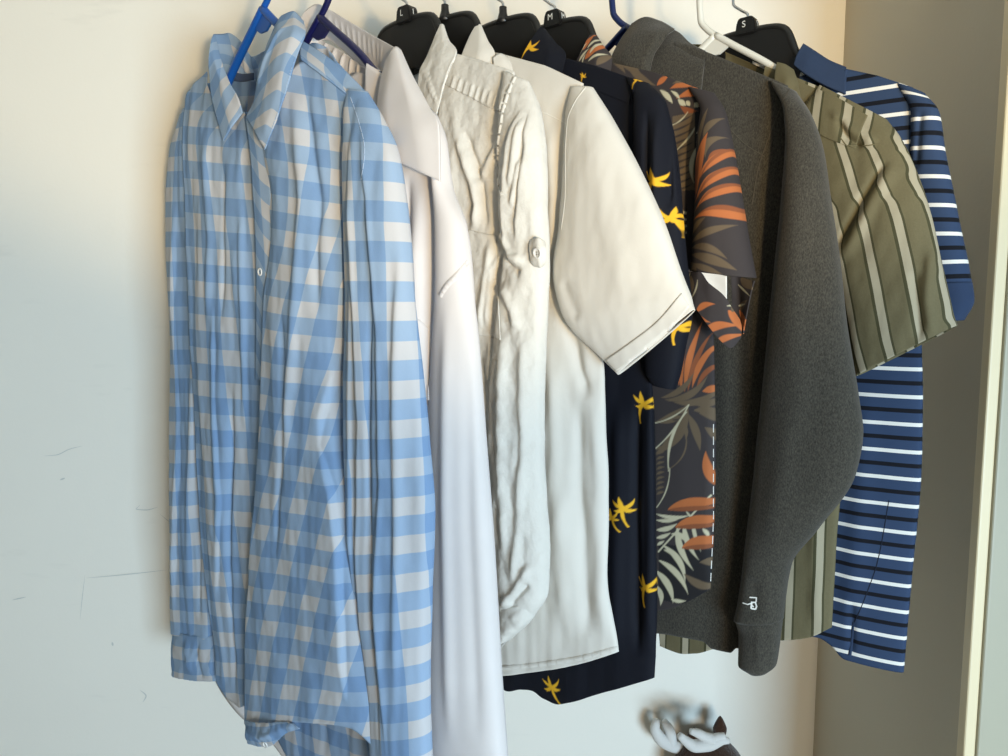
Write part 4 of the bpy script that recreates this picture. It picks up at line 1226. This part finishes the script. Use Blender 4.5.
Bm((687, 405), (655, 449), 3, 1.7, WH, 1, 0.7); Bm((687, 405), (655, 423), 3, 1.4, WH, 1, 0.7)
Bm((685, 412), (668, 472), -7, 3.2, WH, 1, 0.4); Bm((683, 428), (667, 470), 9, 1.6, BR, 1, 0.6); Bm((669, 468), (656, 508), 4, 1.3, WH, 1, 0.7)
for k in range(10):
    Bm((656, 450 + k * 5), (664, 447 + k * 5), 1, 2.6, BR)
Bm((713, 386), (699, 392), 1, 7, OR); Bm((702, 452), (713, 492), -4, 9, OR)
# white fern and orange blades near the hem
fern = [((656, 514), (688, 516), -3, 4), ((656, 520), (680, 518), -2, 4), ((656, 530), (676, 524), -2, 5), ((656, 538), (670, 533), -1, 4), ((657, 545), (664, 541), 0, 3), ((676, 527), (691, 572), -5, 7), ((682, 524), (696, 562), -4, 6), ((690, 519), (698, 554), -2, 4), ((670, 534), (690, 548), 4, 6), ((662, 545), (683, 584), 7, 7), ((658, 560), (686, 596), 6, 7), ((655, 570), (672, 604), 5, 8), ((656, 585), (660, 606), 3, 6), ((663, 550), (680, 566), 4, 5), ((670, 600), (684, 602), -1, 4), ((699, 530), (704, 540), 1, 4), ((684, 512), (690, 520), 0, 2)]
area(655, 548, 712, 606, BK)
for a, b, bd, w in fern:
    Bm(a, b, bd, w, WH, 0.8)
Bm((658, 552), (706, 497), 0, 1.8, WH, 1, 0.9)
for y, x0 in ((506, 667), (524, 674), (545, 680)):
    Bm((x0, y + 4), (722, y - 1), 4, 11, OR, 0.75); Bm((x0, y + 4), (722, y + 3), 0, 5, OD, 0.75)
Bm((696, 564), (722, 574), 4, 10, BR); Bm((682, 575), (716, 588), -6, 9, BR, 0.8)
TM = M['tropical']
g.body('body', [(590, 55), (612, 64), (657, 74), (700, 90)], [(700, 90), (700, 150), (700, 240), (712, 320), (714, 420), (713, 500), (710, 590)], [(710, 589), (690, 600), (668, 607), (640, 607), (600, 608)], 0.015, TM,
    [('ridge', -6, 5, [(702, 130), (694, 200), (690, 290)]), ('ridge', 4, 8, [(680, 130), (676, 240), (684, 380)]), ('ridge', -3, 5, [(710, 400), (709, 480), (706, 580)])], [(3, 0.06, 0.3, 81), (1.0, 0.03, 0.1, 82)], neck=(0.07, 0.12, 0.02), ns=(110, 300), nr=520, paint=pr)
# sleeve has its own traced print
ps = Print(TB, g.fr, 0.02)
def Bs(a, b, bd, w, c, sh=0.75, bw=0.0):
    ps.blade(a, b, bd, w, c, sh, bw)
for ax, ay, tx, ty, bd, w, c in ((703, 150, 708, 108, 2, 5, BR), (708, 140, 722, 118, 4, 7, BR), (712, 160, 727, 138, 8, 8, BR), (702, 196, 712, 134, 3, 11, OR), (700, 200, 706, 150, 2, 6, OD), (714, 168, 730, 150, 4, 6, OD)):
    Bs((ax, ay), (tx, ty), bd, w, c, 1.0)
for ax, ay, tx, ty, bd, w in ((702, 186, 738, 148, 4, 8), (699, 205, 742, 168, 6, 9), (700, 212, 746, 188, 6, 9), (697, 221, 752, 222, 8, 11)):
    Bs((ax, ay), (tx, ty), bd, w, OR, 1.35); Bs((ax + 4, ay - 2), (tx, ty - 4), bd + 1, w * 0.42, OD, 1.3)
for ax, ay, tx, ty, bd, w in ((694, 236, 714, 219, 2, 6), (694, 244, 740, 226, 2, 7), (694, 249, 734, 260, 6, 7), (695, 255, 742, 271, 3, 9), (695, 264, 730, 275, 1, 6), (694, 262, 704, 274, 0, 8)):
    Bs((ax, ay), (tx, ty), bd, w, BR, 1.0)
g.sleeve('sleeve', [((690, 88), (714, 94), 0.002, 0.006), ((702, 112), (724, 112), 0.008, 0.012), ((699, 150), (732, 150), 0.012, 0.020), ((698, 200), (740, 198), 0.014, 0.024), ((696, 240), (747, 240), 0.014, 0.026), ((693, 271), (754, 278), 0.014, 0.027)],
    TM, [('ridge', 2.5, 12, [(716, 120), (720, 200), (722, 270)])], [(1.5, 0.05, 0.1, 84)], na=260, nr=260, paint=ps, power=0.9)
# turned-back sleeve cuff standing open below the sleeve
pc = Print(TB, g.fr, 0.02)
for a, b, bd, w, c in (((692, 302), (720, 322), -3, 7, OR), ((706, 312), (724, 304), 3, 6, OR), ((712, 334), (742, 326), 5, 8, OR), ((722, 344), (744, 334), 2, 6, OR), ((734, 310), (744, 336), 2, 7, OR), ((700, 306), (712, 330), 2, 6, BR), ((690, 276), (692, 300), 1, 7, BR), ((700, 276), (698, 298), 1, 8, BR), ((736, 312), (746, 300), 2, 6, BR), ((738, 278), (752, 290), 2, 12, BR), ((734, 284), (749, 296), 0, 2, WH), ((708, 280), (698, 302), 2, 1.6, WH), ((699, 272), (690, 284), 2, 1.4, WH), ((733, 306), (743, 304), 0, 2, WH)):
    pc.blade(a, b, bd, w, c, 0.8, 0.3 if c is WH else 0.0)
g.sheet('sleeve_cuff', [[(690, 272, 0.038), (688, 284, 0.038), (689, 297, 0.038)], [(700, 272, 0.046), (699, 290, 0.044), (696, 308, 0.044)], [(708, 282, 0.046), (708, 302, 0.044), (706, 322, 0.044)], [(724, 296, 0.040), (722, 316, 0.040), (718, 338, 0.040)], [(730, 306, 0.034), (732, 326, 0.034), (730, 348, 0.034)], [(739, 320, 0.022), (741, 329, 0.022), (740, 338, 0.022)]], TM, [], [(1.0, 0.03, 0.03, 85)], nu=150, nv=90, paint=pc)
g.sheet('sleeve_lining', [[(731, 276, 0.012), (732, 300, 0.006), (733, 314, 0.006)], [(738, 276, 0.010), (740, 300, 0.004), (742, 332, 0.004)], [(748, 279, 0.014), (747, 297, 0.012), (744, 334, 0.010)], [(755, 281, 0.018), (752, 292, 0.016), (745, 326, 0.012)]], TM, [], [(1.0, 0.03, 0.03, 86)], nu=80, nv=100, paint=pc)
g.sheet('sleeve_facing', [[(699, 270, 0.016), (704, 284, 0.012), (708, 292, 0.012)], [(714, 273, 0.012), (716, 286, 0.008), (718, 300, 0.008)], [(727, 276, 0.010), (727, 292, 0.006), (727, 308, 0.006)]], M['label_white'], nu=20, nv=20, label='plain white inside of the sleeve')
pk2 = Print(TB, g.fr, 0.01)
for a, b, bd, w, c in (((586, 52), (592, 34), 1, 6, OR), ((590, 62), (606, 46), 3, 9, OR), ((582, 58), (588, 44), 1, 3, WH), ((590, 50), (600, 38), 2, 3, WH), ((594, 56), (602, 42), 2, 3.5, WH), ((584, 64), (592, 50), 1, 3, WH), ((594, 64), (608, 56), 2, 3, WH), ((602, 68), (612, 56), 2, 7, BR), ((588, 66), (590, 56), 1, 2, WH), ((596, 48), (604, 44), 1, 2, WH)):
    pk2.blade(a, b, bd, w, c, 0.8)
g.sheet('collar', [[(592, 32, 0.0), (585, 46, 0.012), (578, 60, 0.018), (572, 74, 0.022)], [(593, 33, 0.0), (595, 48, 0.014), (595, 62, 0.022), (594, 78, 0.024)], [(595, 35, -0.002), (604, 48, 0.006), (612, 60, 0.008), (610, 78, 0.014)]], TM, [], [], nu=90, nv=100, thick=0.002, paint=pk2)
g.strip('side_binding', [(713, 424), (713, 500), (710, 585)], 0.0011, M['label_white'], dash=3, n=40)

# ------------------------------------------------------------------ 7 charcoal sweatshirt
g = Garment('sweatshirt', 'charcoal grey heather sweatshirt with a small white emblem on its cuff', 627, (627, 650), cat='sweatshirt')
HM = M['heather']
g.body('body', [(665, 45), (689, 46), (749, 70), (787, 86)], [(787, 86), (790, 150), (793, 240), (790, 330), (784, 420), (772, 520), (756, 600), (744, 645)], [(738, 646), (733, 650), (717, 645), (708, 637), (680, 630), (657, 627), (620, 626)], 0.022, HM,
    [('ridge', 3, 14, [(720, 110), (722, 240), (726, 420), (726, 620)]), ('ridge', -4, 9, [(738, 260), (738, 420), (734, 600)])], [(4, 0.09, 0.3, 91), (1.5, 0.04, 0.1, 92)], neck=(0.075, 0.09, 0.02), nr=220)
g.sleeve('sleeve', [((772, 82), (795, 92), 0.004, 0.010), ((786, 112), (810, 116), 0.016, 0.016), ((788, 150), (821, 149), 0.020, 0.022), ((784, 205), (829, 205), 0.022, 0.028), ((778, 265), (838, 265), 0.022, 0.030), ((772, 320), (844, 320), 0.022, 0.030), ((764, 400), (857, 400), 0.022, 0.030), ((760, 436), (861, 436), 0.022, 0.030),
    ((757, 470), (854, 474), 0.022, 0.030), ((750, 530), (816, 530), 0.022, 0.028), ((746, 565), (789, 566), 0.022, 0.025), ((741, 600), (783, 600), 0.022, 0.024), ((737, 618), (781, 620), 0.022, 0.023)],
    HM, [('ridge', 3, 14, [(806, 150), (806, 260), (808, 400), (776, 560)]), ('ridge', -3, 9, [(764, 570), (766, 610)])], [(3, 0.05, 0.2, 93), (1.2, 0.03, 0.06, 94)], na=110, nr=200)
cf = g.sleeve('cuff', [((737, 616), (781, 618), 0.022, 0.022), ((741, 632), (779, 634), 0.022, 0.020), ((741, 650), (777, 650), 0.022, 0.020), ((741, 662), (774, 666), 0.022, 0.020), ((752, 670), (768, 671), 0.022, 0.016)], HM, [('ridge', 2, 4, [(757, 620), (758, 668)])], [(1.2, 0.02, 0.05, 95)], na=80, nr=40)
hd = g.sheet('hood', [[(633, 25, 0.008), (621, 42, 0.022), (612, 60, 0.030), (606, 80, 0.034)], [(645, 19, 0.006), (636, 40, 0.030), (628, 62, 0.038), (624, 88, 0.038)], [(660, 23, 0.000), (655, 38, 0.028), (644, 60, 0.036), (638, 90, 0.034)], [(674, 31, -0.008), (666, 37, 0.010), (652, 56, 0.024), (646, 90, 0.026)]], HM, [], [(2, 0.03, 0.05, 96)], nu=40, nv=40, thick=0.003)
g.sheet('hood', [[(652, 22, -0.014), (646, 50, 0.010), (638, 90, 0.024)], [(666, 28, -0.014), (662, 50, 0.010), (654, 90, 0.024)], [(678, 34, -0.014), (676, 54, 0.010), (668, 94, 0.024)], [(690, 45, -0.010), (690, 62, 0.010), (684, 98, 0.024)], [(706, 53, -0.006), (704, 70, 0.012), (700, 102, 0.024)]], HM, [], [(1.5, 0.03, 0.05, 97)], nu=40, nv=40, thick=0.003)
g.strip('collar_seam', [(663, 61), (670, 70), (677, 78)], 0.0015, M['stitch_grey'])
g.strip('armhole_seam', [(790, 88), (780, 110), (768, 140), (758, 170), (752, 205)], 0.0015, M['stitch_grey'])
g.strip('chest_seam', [(731, 130), (745, 144), (765, 157)], 0.0012, M['stitch_grey'])
EM = []
def seg(x0, y0, x1, y1, w):
    d = np.array([x1 - x0, y1 - y0], float); d /= np.linalg.norm(d); q = np.array([-d[1], d[0]]) * w / 2
    EM.append([(x0 + q[0], y0 + q[1]), (x1 + q[0], y1 + q[1]), (x1 - q[0], y1 - q[1]), (x0 - q[0], y0 - q[1])])
for a in ((750, 596.8, 757.6, 597.2, 1.3), (757.2, 596.8, 756.8, 601, 1.5), (757, 600.5, 755.8, 602.4, 1.4), (743.8, 602.6, 748.5, 604, 1.1), (748, 604, 752.5, 602.6, 1.3), (752, 601.8, 756.2, 601.8, 1.5), (752.2, 601, 751.4, 608, 1.8), (751.4, 607.8, 756, 608.6, 1.6), (756, 608.8, 757.4, 605.4, 1.7), (757.3, 605.8, 756, 602.2, 1.6), (751.6, 604, 754, 606.4, 1.4)):
    seg(*a)
g.decal('emblem', EM, M['thread_white'], 0.0022)

# ------------------------------------------------------------------ 8 olive striped shirt
g = Garment('olive_striped_shirt', 'olive green short-sleeved shirt with tan stripes on a white hanger', 716, (716, 645))
OM = M['olive']
g.body('body', [(762, 66), (790, 76), (830, 92), (868, 112)], [(868, 112), (864, 180), (856, 260), (845, 340), (842, 420), (841, 480), (836, 540), (831, 626)], [(831, 627), (812, 635), (778, 638), (730, 642), (700, 650), (682, 649), (664, 642)], 0.014, OM,
    [('ridge', 3, 8, [(812, 420), (814, 540), (814, 630)])], [(3, 0.06, 0.25, 101), (1.2, 0.02, 0.05, 102)], neck=(0.07, 0.10, 0.02), uv_shift=(0.0215, 0))
# sleeve: stripes slant across it
fr = g.fr
g.sleeve('sleeve', [((820, 86), (886, 120), 0.004, 0.008), ((800, 120), (901, 140), 0.008, 0.014), ((812, 170), (917, 175), 0.012, 0.018), ((828, 225), (930, 215), 0.014, 0.020), ((838, 270), (939, 255), 0.014, 0.022), ((846, 315), (948, 295), 0.014, 0.022), ((852, 350), (953, 317), 0.014, 0.022), ((857, 376), (956, 326), 0.014, 0.021)],
    OM, [('ridge', -5, 5, [(890, 160), (868, 200), (840, 250)]), ('ridge', 4, 7, [(898, 165), (872, 215), (846, 262)]), ('ridge', -4, 5, [(918, 270), (922, 310), (924, 342)]), ('ridge', 4, 5, [(934, 250), (932, 300), (936, 335)]), ('ridge', -5, 4, [(840, 118), (850, 140), (866, 150)]), ('ridge', 4, 5, [(832, 110), (852, 130), (880, 146)])],
    [(3, 0.04, 0.08, 103), (1.3, 0.015, 0.03, 104)], na=150, nr=160, uv_shift=(0.017, 0))
g.overlay('yoke', [[(792, 78), (788, 88), (784, 100)], [(812, 87), (806, 102), (802, 120)], [(836, 97), (828, 115), (824, 137)], [(868, 116), (862, 130), (856, 149)]], OM, 0.0014, nu=60, nv=40, uv_shift=(0.01, 0))
g.sheet('collar_stand', [[(688, 44, -0.012), (690, 50, -0.012), (694, 60, -0.012)], [(706, 44, -0.024), (710, 54, -0.024), (715, 68, -0.024)], [(728, 53, -0.022), (732, 64, -0.022), (738, 78, -0.022)], [(750, 63, -0.014), (756, 74, -0.014), (762, 86, -0.014)], [(770, 71, -0.006), (775, 80, -0.004), (782, 92, -0.004)]], M['olive_plain'], [], [(1, 0.02, 0.02, 106)], nu=50, nv=20, flip=True)
g.sheet('collar_label', [[(753, 61, -0.010), (753, 64, -0.010)], [(768, 67.5, -0.008), (766, 70, -0.008)]], M['label_white'], nu=5, nv=4)
g.sheet('collar', [[(777, 63, 0.004), (775, 76, 0.016), (777, 96, 0.026)], [(784, 65, 0.004), (786, 80, 0.020), (790, 102, 0.030)], [(793, 71, 0.0), (798, 86, 0.016), (802, 104, 0.028)]], M['olive_plain'], [], [(2, 0.012, 0.03, 107)], nu=30, nv=30, thick=0.002)
g.strip('yoke_seam', [(840, 138), (848, 146), (862, 146), (878, 144)], 0.0014, M['olive_plain'])

# ------------------------------------------------------------------ 9 blue striped polo
g = Garment('polo_shirt', 'blue polo shirt with thin white and black stripes beside the closet side wall', 748, (748, 680))
PM = M['polo']
g.body('body', [(800, 66), (845, 70), (878, 77), (912, 88)], [(912, 88), (918, 130), (922, 240), (921, 340), (922, 400), (920, 480), (912, 565), (903, 671)], [(903, 672), (875, 664), (848, 656), (833, 641), (822, 634), (800, 632)], 0.016, PM,
    [('ridge', 3, 14, [(866, 380), (858, 520), (846, 640)]), ('ridge', -3, 5, [(852, 600), (850, 655)])], [(3, 0.07, 0.3, 111)], neck=(0.075, 0.08, 0.02), nr=220, hem_mirror=False, uv_shift=(0, 0.006))
g.sleeve('sleeve', [((898, 84), (924, 94), 0.0, 0.008), ((912, 112), (938, 112), 0.0, 0.012), ((912, 150), (944, 150), 0.0, 0.015), ((914, 190), (952, 190), 0.0, 0.017), ((918, 230), (960, 230), 0.0, 0.018), ((924, 270), (968, 268), 0.0, 0.019), ((928, 300), (972, 300), 0.0, 0.019), ((932, 320), (962, 318), 0.0, 0.017)],
    PM, [('ridge', -3, 4, [(922, 110), (918, 170)])], [(1.5, 0.04, 0.1, 112)], na=100, nr=120, uv_shift=(0, 0.012))
g.sheet('collar', [[(794, 66, 0.016), (797, 56, 0.010), (803, 45, 0.0)], [(808, 77, 0.022), (810, 65, 0.014), (815, 53, 0.0)], [(826, 87, 0.024), (827, 75, 0.014), (829, 62, 0.0)], [(845, 95, 0.022), (845, 82, 0.012), (846, 69, 0.0)]], M['polo_rib'], [], [(0.8, 0.02, 0.03, 113)], nu=50, nv=24, thick=0.003, flip=True)
g.sleeve('sleeve_hem', [((925, 284), (971, 282), 0.0, 0.0205), ((927, 300), (973, 300), 0.0, 0.0205), ((931, 322), (963, 320), 0.0, 0.0185)], M['polo_rib'], [], [], na=70, nr=24, cap=False)
g.strip('shoulder_seam', [(846, 70), (845, 82), (845, 95)], 0.003, M['polo_rib'], height=0.0015)
g.strip('side_seam', [(889, 500), (878, 560), (866, 595), (855, 622)], 0.0012, M['stitch_dark'])
g.strip('hem_slit', [(854, 622), (852, 640), (850, 655)], 0.005, M['polo_rib'])

# ------------------------------------------------------------------ plush toy on the wall
def blob(name, prof, center, parent, mat, scale=(1, 1, 1), seed=0, amp=0.0015, sub=4):
    bm = bmesh.new()
    bmesh.ops.create_icosphere(bm, subdivisions=sub, radius=1.0)
    rr = random.Random(seed)
    for v in bm.verts:
        p = prof(v.co.copy())
        v.co = Vector(center) + Vector((p.x * scale[0], p.y * scale[1], p.z * scale[2]))
    return bm_obj(name, bm, mat, parent, smooth=True)

py_ = WALL_Y - 0.06
hc = at_y(709, 768, py_)
toy = thing('plush_toy', 'brown plush toy with white felt antlers against the back wall below the clothes', 'plush toy', (hc[0], WALL_Y - 0.05, hc[2] - 0.13))
def headprof(p):
    q = p.copy()
    if q.z > 0:
        q.x *= 1 - 0.15 * q.z
    return q
blob('head', headprof, (hc[0], WALL_Y - 0.062, hc[2]), toy, M['plush_brown'], (0.068, 0.055, 0.062))
blob('muzzle', lambda p: p, (hc[0] - 0.004, WALL_Y - 0.125, hc[2] - 0.035), toy, M['plush_brown'], (0.042, 0.045, 0.034), sub=3)
for sx in (-1, 1):
    blob('eye', lambda p: p, (hc[0] + sx * 0.024, WALL_Y - 0.114, hc[2] + 0.008), toy, M['black_plastic'], (0.006, 0.005, 0.007), sub=2)
e = at_y(720, 726, WALL_Y - 0.055)
def earprof(p):
    q = p.copy(); q.x *= (1 - 0.55 * max(q.z, 0)); return q
blob('ear', earprof, (e[0], WALL_Y - 0.055, e[2] - 0.004), toy, M['plush_brown'], (0.013, 0.008, 0.024), sub=3)
e2 = at_y(694, 733, WALL_Y - 0.055)
blob('ear', earprof, (e2[0], WALL_Y - 0.055, e2[2] - 0.006), toy, M['plush_brown'], (0.012, 0.008, 0.018), sub=3)
def antler(pts, rads, y, tines):
    P = [at_y(px, py, y) for px, py in pts]
    ps_ = catmull(np.array(P), 30); rs = spline(np.linspace(0, 1, len(rads)), np.array(rads), np.linspace(0, 1, 30))
    V, Fc, ex = sweep(ps_, rs, 14)
    a = mesh_obj('antler', V, Fc, M['plush_white'], toy, extra_faces=ex)
    for tp, tr in tines:
        Q = catmull(np.array([at_y(px, py, y) for px, py in tp]), 16)
        V, Fc, ex = sweep(Q, spline(np.linspace(0, 1, len(tr)), np.array(tr), np.linspace(0, 1, 16)), 12)
        mesh_obj('antler_tine', V, Fc, M['plush_white'], a, extra_faces=ex)
antler([(729, 741), (722, 740), (708, 745), (695, 746), (686, 741), (679, 735)], [0.005, 0.010, 0.011, 0.011, 0.009, 0.006], WALL_Y - 0.125, [(((714, 740), (705, 737), (697, 733), (690, 731)), (0.010, 0.009, 0.008, 0.005)), (((725, 736), (716, 738), (708, 742)), (0.006, 0.008, 0.008))])
antler([(690, 756), (678, 748), (668, 744), (660, 738), (655, 728), (657, 720)], [0.008, 0.010, 0.012, 0.012, 0.010, 0.006], WALL_Y - 0.045, [(((672, 746), (671, 736), (668, 727), (664, 721)), (0.010, 0.010, 0.009, 0.006))])
V, Fc, ex = sweep([(hc[0], WALL_Y - 0.02, hc[2] - 0.02), (hc[0], WALL_Y, hc[2] - 0.02)], [0.045, 0.05], 20)
mesh_obj('backing', V, Fc, M['plush_brown'], toy, extra_faces=ex)
